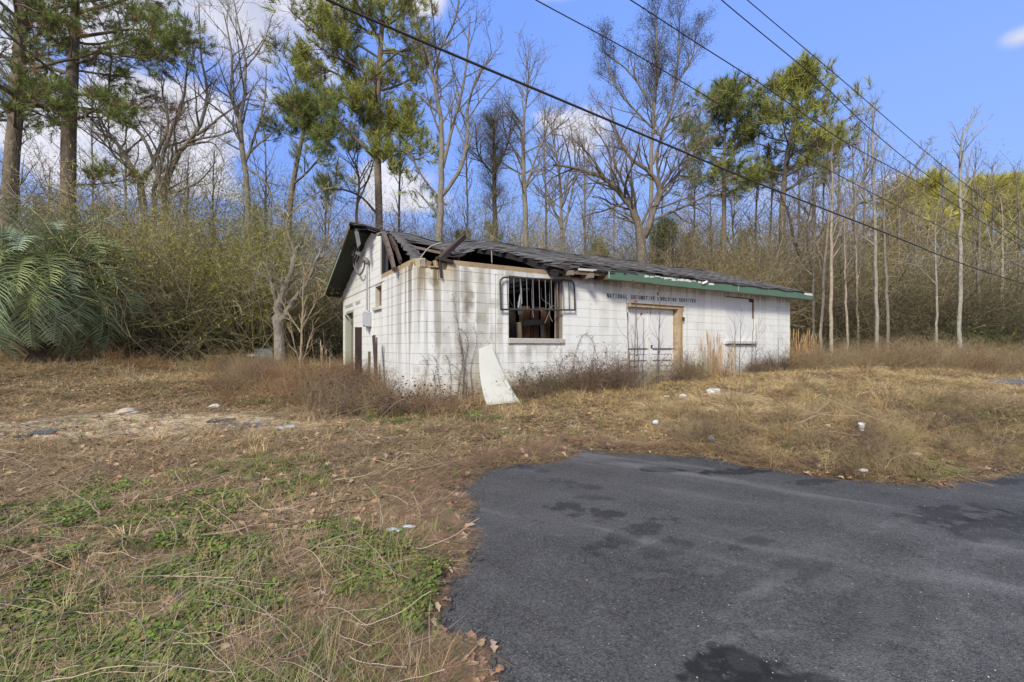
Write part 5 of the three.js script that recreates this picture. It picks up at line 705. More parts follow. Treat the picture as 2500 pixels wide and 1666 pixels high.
// ------------------------------------------------------------------ palm
function palm(px, d, hgt, nF, L, seed, label) {
  const base = onGround(px, d), r = rngOf(seed), t = thing('palm', base, label, 'palm');
  const A = new Acc(); A.tube(curve([[0, -.1, 0], [.05, hgt * .5, 0], [0, hgt, .02]], 14), Array.from({ length: 15 }, (_, k) => .27 + .06 * Math.sin(k * 2.4)), 10); mesh('trunk', A.geo(), bark(.1, .08, .065), t);
  const boots = new Acc(); for (let k = 0; k < 60; k++) { const a = k * 2.4, y = hgt * (.1 + .9 * k / 60), b = V3(Math.cos(a) * .24, y, Math.sin(a) * .24); boots.bar(b, b.clone().add(V3(Math.cos(a) * .18, .22, Math.sin(a) * .18)), .09, .04, V3(Math.cos(a), 0, Math.sin(a))); } mesh('leaf_stubs', boots.geo(), wood(.2, .15, .1), t);
  const mats = [[.17, .235, .11], [.25, .32, .18], [.27, .31, .10], [.36, .43, .28]].map((c) => new THREE.MeshPhysicalMaterial({ color: rgb(...c), roughness: .6, side: THREE.DoubleSide, transmission: .2, thickness: 0 })), dead = std(.22, .16, .1);
  for (let k = 0; k < nF; k++) {
    const a = k * 2.39996 + r() * .3, e = lerp(1.35, -.55, Math.pow(k / nF, .8)) + (r() - .5) * .2, len = L * (.8 + .35 * r()), F_ = new Acc(), h = V3(Math.cos(a), 0, Math.sin(a)), pts = [], n = 18; let p = V3(h.x * .1, hgt + .1, h.z * .1), el = e;
    for (let j = 0; j <= n; j++) { pts.push(p.clone()); el -= (.055 + .045 * j / n) * (1.1 + .5 * r()); p.addScaledVector(h.clone().multiplyScalar(Math.cos(el)).addScaledVector(UP, Math.sin(el)), len / n); }
    F_.tube(pts, pts.map((_, j) => lerp(.022, .005, j / n)), 4, 1, false);
    const per = 2; for (let j = 2 * per; j < n * per; j++) { const f = j / per, i = Math.floor(f), q = pts[i].clone().lerp(pts[i + 1], f - i), dir = pts[i + 1].clone().sub(pts[i]).normalize(), side = dir.clone().cross(UP).normalize(), up = side.clone().cross(dir); const tt = j / (n * per), ll = len * .27 * Math.sin(Math.PI * (.12 + .82 * tt)) * (.85 + .3 * r());
      for (const s of [-1, 1]) { const out = dir.clone().multiplyScalar(.75).addScaledVector(side, s * (.6 + .35 * r())).addScaledVector(up, .25 + .6 * r()).normalize(), w = .016, m = q.clone().addScaledVector(out, ll * .55), tip = q.clone().addScaledVector(out, ll); tip.y -= ll * .24; m.y -= ll * .03; const ww = dir.clone().multiplyScalar(w);
        const a0 = F_.v(q.x - ww.x, q.y - ww.y, q.z - ww.z), a1 = F_.v(q.x + ww.x, q.y + ww.y, q.z + ww.z), b0 = F_.v(m.x - ww.x, m.y - ww.y, m.z - ww.z), b1 = F_.v(m.x + ww.x, m.y + ww.y, m.z + ww.z), c0 = F_.v(tip.x, tip.y, tip.z); F_.quad(a0, a1, b1, b0); F_.tri(b0, b1, c0); } }
    mesh('frond', F_.geo(), e < -.45 && r() < .3 ? dead : mats[Math.floor(r() * 4)], t);
  }
}
palm(95, 12.6, 2.5, 112, 2.8, 301, 'large bushy silver green palm at the left edge');
palm(318, 16.0, 1.5, 38, 1.8, 302, 'smaller shaded palm half hidden right of the large palm');

// ------------------------------------------------------------------ thickets
function brushGeo(seed, stems, o = {}) { // one unit of dense leafless growth, a metre tall
  const r = rngOf(seed), T = newT(); T.wood = T.twig;
  for (let k = 0; k < stems; k++) { const a = r() * 6.28, e = .15 + .75 * r(), p = V3((r() - .5) * .5, 0, (r() - .5) * .5); grow(T, r, p, V3(Math.cos(a) * Math.sin(e), Math.cos(e), Math.sin(a) * Math.sin(e)), .55 + .55 * r(), .0028 * (o.r ?? 1), 1, { wig: .5, up: o.up ?? -.03, limbR: 9, rmin: .001 * (o.r ?? 1), n: [5, o.n ?? 6, 4], ang: .85, lr: .52, max: o.max ?? 3 }); }
  return [T.twig.geo(), T.tips];
}
const BR = [brushGeo(401, 13), brushGeo(402, 12), brushGeo(403, 14, { up: .06 })], WEED = [brushGeo(404, 22, { max: 3, n: 5, r: 2.1, up: .03 }), brushGeo(405, 20, { max: 3, n: 5, r: 2.1, up: .03 })];
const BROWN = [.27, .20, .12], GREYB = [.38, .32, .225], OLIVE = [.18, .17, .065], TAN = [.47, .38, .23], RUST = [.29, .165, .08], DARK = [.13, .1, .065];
function thicket(name, label, cat, seed, spots, leaf) { // spots: [px, d, height, spread, colour]; leaf: chance, size, colours
  const r = rngOf(seed), B = [[], [], []], Lf = [[], []], p0 = onGround(spots[0][0], spots[0][1]), t = thing(name, p0, label, cat);
  spots.forEach(([px, d, h, w, c], k) => { const p = onGround(px, d, -.05), q = ry(r, .2), s = [w, h, w]; B[k % 3].push([p, q, s, vary(r, c, .4)]);
    if (leaf) for (const [tp] of BR[k % 3][1]) if (r() < leaf.p) { const g = tp.clone().multiply(V3(...s)).applyQuaternion(q).add(p); if (leaf.min && g.y - p.y < leaf.min) continue; Lf[k % 2].push([g, rq(r), leaf.s * 1.7 * (.6 + .8 * r()), vary(r, leaf.col[Math.floor(r() * leaf.col.length)], .5)]); } });
  B.forEach((l, k) => l.length && instanced('stems', BR[k][0], mDry, l, t)); Lf.forEach((l, k) => l.length && instanced('foliage', FINE[k], mLeaf, l, t));
  return t;
}
const spread = (r, n, x0, x1, d0, d1, h0, h1, cols) => Array.from({ length: n }, () => { const d = lerp(d0, d1, r()), h = lerp(h0, h1, r()); return [lerp(x0, x1, r()), d, h, h * (.7 + .5 * r()), cols[Math.floor(r() * cols.length)]]; });
{
  const r = rngOf(500), OL = [[.32, .30, .05], [.25, .25, .045], [.39, .33, .06], [.17, .185, .04]];
  thicket('olive_shrub', 'wide olive leaved shrub between the palm and the dead grey tree', 'shrub', 501, [...spread(r, 15, 360, 580, 14.5, 16.5, 3.2, 6.4, [GREYB, OLIVE]), ...spread(r, 6, 290, 420, 15, 16, 4.6, 6.2, [GREYB])], { p: .42, s: .6, col: [...OL, [.3, .2, .1], [.22, .16, .08]], min: 2.4 });
  thicket('olive_shrub', 'olive green shrub behind the dead grey tree', 'shrub', 502, spread(r, 10, 590, 720, 16, 18, 4, 5.8, [GREYB, OLIVE]), { p: .42, s: .52, col: OL, min: 1.0 });
  thicket('brown_shrub', 'brown leaved shrub rising behind the right side of the palm', 'shrub', 503, spread(r, 14, 180, 420, 17, 20, 5, 7.4, [BROWN, GREYB]), { p: .32, s: .5, col: [[.26, .18, .08], [.17, .15, .06], [.26, .17, .09]], min: 1.5 });
  thicket('brown_shrub', 'twiggy brown shrub behind the palm at the far left', 'shrub', 504, spread(r, 9, -60, 150, 17, 20, 4.5, 6.4, [BROWN, GREYB]), { p: .26, s: .5, col: [[.19, .17, .07], [.2, .14, .07]], min: 1 });
  thicket('evergreen_shrub', 'dark green evergreen shrub in the shade left of the dead grey tree', 'shrub', 505, spread(r, 7, 560, 650, 17, 18, 1.8, 2.8, [DARK]), { p: .4, s: .3, col: [[.03, .055, .02], [.04, .06, .025]] });
  thicket('evergreen_shrub', 'dark green evergreen shrub beside the screen door', 'shrub', 506, spread(r, 6, 760, 815, 17, 18.5, 2.2, 3.4, [DARK, BROWN]), { p: .35, s: .32, col: [[.06, .1, .02], [.09, .13, .03]] });
  thicket('brown_shrub', 'mixed brown twig shrub close behind the screen door', 'shrub', 507, spread(r, 9, 700, 830, 18, 20, 3, 4.8, [BROWN, DARK, GREYB]), { p: .05, s: .35, col: [[.18, .12, .06]] });
  thicket('evergreen_shrub', 'dark evergreen undergrowth between the two palms', 'shrub', 508, spread(r, 10, 380, 560, 17, 18.5, 1.8, 2.8, [DARK]), { p: .35, s: .34, col: [[.03, .05, .02], [.05, .07, .025]] });
  thicket('dogwood_shrub', 'twiggy tan shrub just above the roof left of the oak', 'shrub', 511, spread(r, 15, 1200, 1500, 24, 28, 5.5, 7.8, [GREYB, TAN, BROWN]), { p: .36, s: .6, col: [[.23, .19, .08], [.2, .15, .07]], min: 3 });
  thicket('olive_shrub', 'pale olive shrub above the ridge beside the forked tree', 'shrub', 512, spread(r, 10, 1090, 1260, 23, 25, 6, 8.2, [GREYB, OLIVE]), { p: .35, s: .55, col: [[.22, .22, .07], [.14, .15, .05], [.2, .16, .06]], min: 3.5 });
  thicket('beech_thicket', 'brown leaved beech thicket above the right half of the roof', 'thicket', 513, spread(r, 26, 1630, 1970, 23, 29, 6, 9.5, [BROWN, GREYB]), { p: .4, s: .6, col: [[.29, .2, .09], [.24, .17, .075], [.24, .21, .08]], min: 2 });
  thicket('beech_thicket', 'olive brown thicket below the oak limbs right of its trunk', 'thicket', 514, spread(r, 10, 1600, 1720, 21, 23, 5, 7.6, [BROWN, GREYB, OLIVE]), { p: .38, s: .55, col: [[.22, .16, .075], [.18, .16, .06]], min: 2 });
  thicket('young_pine', 'low bright green pine sapling at the foot of the right wood', 'shrub', 515, spread(r, 5, 2320, 2400, 19, 20, 1.2, 2.0, [DARK]), { p: .5, s: .36, col: [[.08, .13, .03], [.06, .1, .025]] });
  thicket('evergreen_shrub', 'green ivy column in the middle of the right wood', 'shrub', 516, spread(r, 5, 2190, 2230, 22, 23, 5, 8, [DARK]), { p: .3, s: .45, col: [[.05, .08, .02], [.08, .09, .03]] });
  thicket('evergreen_shrub', 'green leafy patch under the tall white barked tree', 'shrub', 517, spread(r, 5, 2300, 2350, 21, 22, 3.5, 6.2, [DARK]), { p: .25, s: .4, col: [[.06, .11, .025]], min: 1.8 });
  thicket('young_pine', 'green shrub by the yellow guards at the right edge', 'shrub', 518, spread(r, 7, 2400, 2520, 22, 24, 1.5, 3, [DARK]), { p: .4, s: .4, col: [[.06, .1, .03], [.1, .13, .05]] });
  thicket('yellow_shrub', 'pale yellow green leaf screen under the far sunlit pines', 'shrub', 519, spread(r, 12, 2230, 2500, 34, 40, 8, 12, [GREYB, TAN]), { p: .3, s: .9, col: [[.50, .47, .12], [.34, .32, .1], [.3, .22, .14]], min: 4 });
}
{ // uncounted growth that fills the wood
  const r = rngOf(520), B = [[], [], []], L = [[], []], add = (n, x0, x1, d0, d1, h0, h1, cols, lp = 0, lc) => { for (const [px, d, h, w, c] of spread(r, n, x0, x1, d0, d1, h0, h1, cols)) { const k = Math.floor(r() * 3), p = onGround(px, d, -.1), q = ry(r, .25); B[k].push([p, q, [w, h, w], vary(r, c, .5)]); if (lp) for (const [tp] of BR[k][1]) if (r() < lp) L[k % 2].push([tp.clone().multiply(V3(w, h, w)).applyQuaternion(q).add(p), rq(r), .5 + .03 * d, vary(r, lc, .6)]); } };
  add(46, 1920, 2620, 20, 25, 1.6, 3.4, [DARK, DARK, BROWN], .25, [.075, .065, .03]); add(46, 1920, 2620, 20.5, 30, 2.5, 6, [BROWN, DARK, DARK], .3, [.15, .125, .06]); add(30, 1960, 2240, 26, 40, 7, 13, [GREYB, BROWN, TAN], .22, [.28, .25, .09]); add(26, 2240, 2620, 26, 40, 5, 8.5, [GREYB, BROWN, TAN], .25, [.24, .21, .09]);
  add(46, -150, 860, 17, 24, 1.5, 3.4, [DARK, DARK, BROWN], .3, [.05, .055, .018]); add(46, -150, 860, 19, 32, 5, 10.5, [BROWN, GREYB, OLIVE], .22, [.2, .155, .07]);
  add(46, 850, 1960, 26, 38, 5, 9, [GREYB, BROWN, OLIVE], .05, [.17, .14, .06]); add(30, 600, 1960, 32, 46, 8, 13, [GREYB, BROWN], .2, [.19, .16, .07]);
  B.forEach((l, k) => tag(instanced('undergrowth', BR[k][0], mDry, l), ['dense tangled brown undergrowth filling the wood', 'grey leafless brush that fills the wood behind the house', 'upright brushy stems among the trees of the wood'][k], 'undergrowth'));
  L.forEach((l, k) => tag(instanced('wood_foliage', FINE[k], mLeaf, l), ['small olive and brown leaves left in the wood', 'withered leaf clumps scattered through the far wood'][k], 'foliage'));
  // far wood that reads as one mass: repeated slender bare trees and a few pines
  const rt = rngOf(531), protos = [1, 2, 3].map((s) => { const q = rngOf(540 + s), T = newT(); T.wood = T.twig; grow(T, q, V3(0, 0, 0), UP.clone(), 10, .1, 0, { wig: .12, up: .03, limbR: 9, rmin: .01, n: [22, 7, 4], ang: .7, lr: .36, max: 3 }); return [T.twig.geo(), T.tips]; });
  const lists = [[], [], []], fl = [[], []]; for (let k = 0; k < 250; k++) { const d = lerp(32, 75, Math.pow(rt(), .8)), px = lerp(-200, 2700, rt()), p = onGround(px, d, -.2), s = lerp(.85, 1.35, rt()) * (px > 2220 ? .62 : 1) * (d > 50 ? 1.15 : 1) ; const q = ry(rt, .1); lists[k % 3].push([p, q, s, vary(rt, rt() < .5 ? GREYB : BROWN, .4)]); const lp = rt() < .55 ? .3 * rt() : .02, lc = [[.25, .17, .08], [.2, .19, .07], [.3, .25, .12], [.17, .18, .07]][Math.floor(rt() * 4)]; for (const [tp] of protos[k % 3][1]) if (rt() < lp) fl[k % 2].push([tp.clone().multiplyScalar(s).applyQuaternion(q).add(p), rq(rt), 1 + .02 * d, vary(rt, lc, .6)]); }
  fl.forEach((l, k) => tag(instanced('wood_foliage', FINE[k], mLeaf, l), ['clinging brown leaves high in the far wood', 'olive leaf clumps in the crowns of the far wood'][k], 'foliage'));
  { const Pg = [], rp = rngOf(560), A = new Acc(); A.tube([V3(0, 0, 0), V3(.05, 6, 0), V3(0, 12, 0)], [.16, .12, .03], 6); for (let k = 0; k < 26; k++) { const t = k / 26, a = k * 2.4, y = lerp(5, 11.8, t), L = lerp(2.2, .5, t) * (.6 + .6 * rp()), e = lerp(.1, .8, t), b = V3(0, y, 0), d = V3(Math.cos(a) * Math.cos(e), Math.sin(e), Math.sin(a) * Math.cos(e)); A.tube([b, b.clone().addScaledVector(d, L)], [.03, .01], 3, 1, false); for (let j = 0; j < 10; j++) Pg.push([b.clone().addScaledVector(d, L * (.35 + .7 * rp())).add(V3((rp() - .5) * .9, (rp() - .5) * .6, (rp() - .5) * .9)), rdir(rp, UP, rp() * 1.1), 1.6 * (.7 + .6 * rp())]); }
    const tr = A.geo(), pt = [], trunks = []; for (const [px, d, s] of [[640, 34, .9], [690, 44, 1], [1120, 33, .75], [1190, 40, .95], [250, 36, .95], [300, 48, 1.1], [1460, 36, .75], [1690, 38, .85], [1820, 44, 1], [2020, 40, .95], [2170, 42, .95], [2330, 40, .9], [2480, 36, .8], [-40, 36, 1.1], [110, 42, 1.1], [2560, 44, 1], [460, 45, .9], [980, 38, .7]]) { const p = onGround(px, d, -.2), q = ry(rp, .08); trunks.push([p, q, s, vary(rp, [.3, .24, .19], .3)]); for (const [g, dd, k] of Pg) pt.push([g.clone().multiplyScalar(s).applyQuaternion(q).add(p), dd, k, vary(rp, G1, .5)]); }
    tag(instanced('distant_pines', tr, mDry, trunks), 'trunks of small pines standing far back in the wood', 'wood'); tag(instanced('distant_needles', TUFT[0], mNeedle, pt), 'green needle crowns of pines far back in the wood', 'foliage'); }
  lists.forEach((l, k) => tag(instanced('distant_wood', protos[k][0], mDry, l), ['far bare trees behind the near wood', 'distant leafless trees closing the view', 'remote thin trunks beyond the undergrowth'][k], 'wood'));
}

// ------------------------------------------------------------------ ground cover
const dMin = 1.5;
function scatter(n, d0, d1, seed, keep, make, pow = 1) { // log spaced in distance
  const r = rngOf(seed), out = []; let tries = 0;
  while (out.length < n && tries++ < n * 12) { const d = d0 * Math.pow(d1 / d0, Math.pow(r(), pow)), x = (r() * 2 - 1) * 1.28 * (d + .3); const lx = x - BC.x, lz = -d - BC.z, u = lx * .858 - lz * .513, v = -lx * .513 - lz * .858; if (u > .0 && u < L1 && v > .0 && v < L2) continue; const e = edgeDist(x, d), k = keep(x, d, e, u, v, r); if (r() > k) continue; out.push(make(x, d, r, e, u, v)); }
  return out;
}
const wallDist = (u, v) => Math.hypot(Math.max(0, -u, u - L1), Math.max(0, -v, v - L2));
function bladeClump(seed, n, len, w, flat, curl) { const r = rngOf(seed), A = new Acc(); for (let k = 0; k < n; k++) { const a = r() * 6.28, e = flat + (r() - .5) * .6, L = len * (.5 + .8 * r()), d = V3(Math.cos(a) * Math.cos(e), Math.sin(e), Math.sin(a) * Math.cos(e)), s = d.clone().cross(UP).normalize().multiplyScalar(w / 2), p = V3((r() - .5) * len * .5, .005 + r() * .02, (r() - .5) * len * .5); let prev = null; for (let j = 0; j <= 3; j++) { const t = j / 3, sc = 1 - t * .8; const a0 = A.v(p.x - s.x * sc, p.y - s.y * sc, p.z - s.z * sc), a1 = A.v(p.x + s.x * sc, p.y + s.y * sc, p.z + s.z * sc); if (prev !== null) A.quad(prev, prev + 1, a1, a0); prev = a0; d.y -= curl * (.5 + r()); d.x += (r() - .5) * .3; d.z += (r() - .5) * .3; d.normalize(); p.addScaledVector(d, L / 3); p.y = Math.max(p.y, .004); } } return A.geo(); }
const STRAW = [bladeClump(601, 14, .2, .0055, .16, .1), bladeClump(602, 12, .26, .0055, .22, .14), bladeClump(603, 14, .16, .006, .4, .16)], STAND = [bladeClump(611, 9, .34, .0045, 1.1, .12), bladeClump(612, 8, .42, .0045, .95, .18)], NEEDLE = [bladeClump(621, 16, .17, .003, .1, .06), bladeClump(622, 16, .15, .003, .14, .08)], GRASS = [bladeClump(631, 16, .12, .005, .9, .25)];
const weedLeaf = (seed) => { const r = rngOf(seed), gs = []; for (let k = 0; k < 16; k++) { const g = leafGeo(.017 + .01 * r(), .022 + .012 * r(), .3, 2).geo(), a = r() * 6.28, R = .07 * Math.sqrt(r()); g.applyMatrix4(new THREE.Matrix4().compose(V3(Math.cos(a) * R, .012 + .05 * r(), Math.sin(a) * R), tmpQ.setFromEuler(tmpE.set((r() - .7) * .9, r() * 6.28, (r() - .5) * .7)), tmpS.set(1, 1, 1))); gs.push(g); } return mergeGeometries(gs); };
const WL = [weedLeaf(641), weedLeaf(642)];
function deadLeaf(seed) { const r = rngOf(seed), A = new Acc(), n = 6; const c = r() * .5 + .15; for (let j = 0; j <= n; j++) { const t = j / n, w = (.38 + .2 * Math.sin(j * 2.6 + seed)) * Math.sin(Math.PI * (.08 + .86 * t)), y = c * .25 * Math.sin(t * 3) ; A.v(-w, y + c * w * w * 1.6, t - .5, 0, t); A.v(0, y, t - .5, .5, t); A.v(w, y + c * w * w * 1.6 * (.4 + r()), t - .5, 1, t); } for (let j = 0; j < n; j++) for (const k of [0, 1]) { const a = 3 * j + k; A.quad(a, a + 1, a + 4, a + 3); } return A.geo(); }
const DL = [deadLeaf(1), deadLeaf(2), deadLeaf(3)];
const upQ = (r, tilt) => new THREE.Quaternion().setFromEuler(new THREE.Euler((r() - .5) * tilt, r() * 6.283, (r() - .5) * tilt));
const stuff = (name, label, cat, geos, mat, list) => geos.forEach((g, k) => { const l = list.filter((_, j) => j % geos.length === k); tag(instanced(name, g, mat, l), label[k] ?? label[0], cat); });
const lawn = (x, d, e) => e > (d < 2.8 ? .1 : .02) ? 1 : e > -.06 && d > 2.8 ? .35 : 0, farOff = (d) => 1 + .02 * d;
stuff('dry_grass', ['flattened tan straw over the open ground', 'dry brown grass lying across the lot', 'matted short dead grass'], 'dry grass', STRAW, mDry, scatter(56000, 1.4, 26, 701, (x, d, e, u, v) => lawn(x, d, e) * (1 - .97 * sandAt(x, d)) * (1 - .45 * greenAt(x, d)) * (.35 + .9 * fbm(x * .8, d * .8, 4, 3)), (x, d, r, e) => { if (r() < .14) return [V3(x, height(x, d), -d), upQ(r, .3), (.35 + .5 * r()) * (.62 + .075 * d), vary(r, [.68, .56, .31], .4)]; const right = sm(-.5, 2.5, x), n = fbm(x * .5 + 7, d * .5, 2, 3), c = [lerp(.31, .47, n), lerp(.212, .335, n), lerp(.115, .16, n)]; const k = right * sm(4, 7, d) * .6 + .25 * n; return [V3(x, height(x, d), -d), upQ(r, .3), (.45 + .6 * r()) * (.62 + .075 * d) * (e < .4 ? .45 + 1.3 * Math.max(0, e) : 1), vary(r, [lerp(c[0], .59, k), lerp(c[1], .425, k), lerp(c[2], .19, k)], .9)]; }));
stuff('standing_grass', ['thin upright dry stems of grass', 'wiry standing straw in the lot'], 'dry grass', STAND, mDry, scatter(9000, 1.6, 26, 702, (x, d, e, u, v) => (e > .1 ? 1 : 0) * (1 - sandAt(x, d)) * Math.max(sm(2.2, 3.2, x * .6 + fbm(x, d, 3, 3) * 2) * .4 * sm(.1, 1, e) * sm(.42, .6, fbm(x * 1.2, d * 1.2, 13, 3)), sm(9, 12, d) * .7, greenAt(x, d) * .22, sm(1.4, .3, wallDist(u, v))) + .03 * (e > .3), (x, d, r) => [V3(x, height(x, d) - .01, -d), upQ(r, .5), (.25 + .5 * r()) * (.7 + .06 * d) * (x > 1 && wallDist(0, 0) >= 0 ? .7 : 1), vary(r, r() < .5 ? [.5, .385, .22] : [.36, .26, .155], .5)]));
stuff('pine_straw', ['reddish pine straw heaped along the edge of the drive', 'scattered brown pine needles'], 'pine straw', NEEDLE, mDry, scatter(22000, 1.4, 9, 703, (x, d, e) => e < -.12 || x > 5.5 ? 0 : (e < -.02 ? (d < 2.7 ? 0 : .6) * sm(-.13, -.01, e) * (noise(x * 5, d * 5) > .45 ? 1 : .25) : Math.max(sm(.9, .05, e) * (x < 1.5 || e < .3 ? 1 : .4), .28 * sm(5.5, 3, d) * (1 - greenAt(x, d)), .12)), (x, d, r, e) => [V3(x, Math.max(height(x, d), e < 0 ? .004 : -1) + .008 + (e > 0 ? .03 * r() * sm(.8, .1, e) : 0), -d), upQ(r, .35), (.4 + .5 * r()) * (.55 + .1 * d) * (e < .15 ? .55 : 1), vary(r, r() < .7 ? [.30, .185, .105] : [.40, .27, .15], .6)]));
stuff('green_weeds', ['low green chickweed in the left foreground', 'small leafy green weeds'], 'weeds', WL, white(), scatter(14000, 1.35, 14, 704, (x, d, e) => e > .06 ? Math.pow(greenAt(x, d), 1.3) * sm(.44, .62, fbm(x * 2.6, d * 2.6, 5, 4)) * (d > 4.5 ? .35 : 1.2) : 0, (x, d, r) => [V3(x, height(x, d), -d), upQ(r, .5), (.5 + .5 * r()) * (.8 + .06 * d), vary(r, [[.12, .18, .022], [.17, .225, .032], [.085, .13, .022], [.2, .16, .06]][Math.floor(r() * 4)], .6)]));
stuff('green_grass', ['short green winter grass in patches'], 'grass', GRASS, white(), scatter(4200, 1.5, 16, 705, (x, d, e) => e > .04 ? greenAt(x, d) * (d > 4.5 ? .8 : .12) * sm(.4, .6, fbm(x * 2, d * 2, 21, 3)) + .015 : 0, (x, d, r) => [V3(x, height(x, d), -d), upQ(r, .4), (.5 + .6 * r()) * (1 + .04 * d), vary(r, [.14, .18, .035], .5)]));
stuff('dead_leaves', ['fallen brown oak leaves on the litter', 'curled dry leaves around the drive', 'pale withered leaves on the ground'], 'leaves', DL, mDry, scatter(6200, 1.4, 18, 706, (x, d, e) => e > -.05 ? .35 + .65 * sm(.45, .6, fbm(x * 1.4, d * 1.4, 8, 3)) : e > -1.0 && x < 1.6 && d > 3 ? .006 : 0, (x, d, r, e) => [V3(x, Math.max(height(x, d), e < 0 ? .002 : -1) + .015 + .02 * r(), -d), upQ(r, 1.1), [(.03 + .035 * r()) * (d < 3 ? .75 : 1), .05, (.05 + .05 * r()) * (d < 3 ? .75 : 1)], vary(r, [[.34, .19, .10], [.42, .27, .16], [.27, .15, .1], [.46, .33, .22]][Math.floor(r() * 4)], .5)]));
{ const TUS = [bladeClump(651, 46, .34, .005, .85, .3), bladeClump(652, 40, .3, .005, 1, .34)];
  stuff('grass_tussocks', ['rough tan tussocks on the bank between drive and house', 'low shaggy tussocks of dead grass'], 'dry grass', TUS, mDry, scatter(1500, 5, 15, 722, (x, d, e) => e > .25 ? sm(-1, 2.2, x + 2 * (fbm(x, d, 31, 3) - .5)) * sm(.4, .62, fbm(x * .9 + 3, d * .9, 17, 3)) + .05 : 0, (x, d, r, e) => { const t = r(); return [V3(x, height(x, d) - .015, -d), upQ(r, .5), (.35 + .6 * r()) * (e < 1 ? .65 : 1), vary(r, t < .5 ? [.56, .41, .2] : t < .8 ? [.4, .29, .16] : [.24, .17, .1], .5)]; })); }
{ // twigs and long dead stems
  const mk = (seed, L, n) => { const r = rngOf(seed), A = new Acc(); const p = V3(-L / 2, .01, 0), d = V3(1, .1, 0), pts = []; for (let k = 0; k <= n; k++) { pts.push(p.clone()); d.y += (r() - .52) * .45; d.z += (r() - .5) * .7; d.normalize(); p.addScaledVector(d, L / n); p.y = Math.max(.006, p.y); } A.tube(pts, pts.map((_, k) => lerp(.0038, .0018, k / n)), 4, 1, false); return A.geo(); };
  stuff('dead_stems', ['long tangled dead stems lying in the foreground weeds', 'bleached vine stems trailing over the weeds', 'thin crooked dead stems in the litter'], 'stems', [mk(1, .55, 9), mk(2, .8, 12), mk(3, .4, 7)], mDry, scatter(1000, 1.5, 7.5, 707, (x, d, e) => e > .05 ? .25 + .75 * greenAt(x, d) : 0, (x, d, r) => [V3(x, height(x, d) + .01 + .05 * r(), -d), upQ(r, .45), (.3 + .6 * r()) * (.55 + .15 * d), vary(r, r() < .6 ? [.42, .33, .24] : [.26, .17, .12], .5)]));
  stuff('twigs', ['dark fallen twigs on the open ground'], 'twigs', [mk(5, .5, 6)], mDry, scatter(900, 1.5, 16, 708, (x, d, e) => e > .05 ? .7 : e > -1.5 && x < 2 ? .006 : 0, (x, d, r, e) => [V3(x, Math.max(height(x, d), e < 0 ? .003 : -1) + .012, -d), upQ(r, .15), .4 + .9 * r(), vary(r, [.13, .09, .065], .5)]));
  stuff('pebbles', ['pale pebbles and grit in the sandy ground'], 'pebbles', [new THREE.DodecahedronGeometry(.012, 0)], white(), scatter(5200, 1.6, 12, 709, (x, d, e) => e > .05 ? Math.max(sandAt(x, d), .25 * sm(.5, .65, fbm(x * .9 + 3, d * .9, 2, 3))) : e > -3 ? .03 : 0, (x, d, r, e) => [V3(x, Math.max(height(x, d), e < 0 ? .001 : -1) + .003, -d), rq(r), (.25 + .8 * r() * r()) * (e < 0 ? .28 : 1), vary(r, r() < .6 ? [.5, .43, .32] : [.6, .58, .54], .5)]));
}
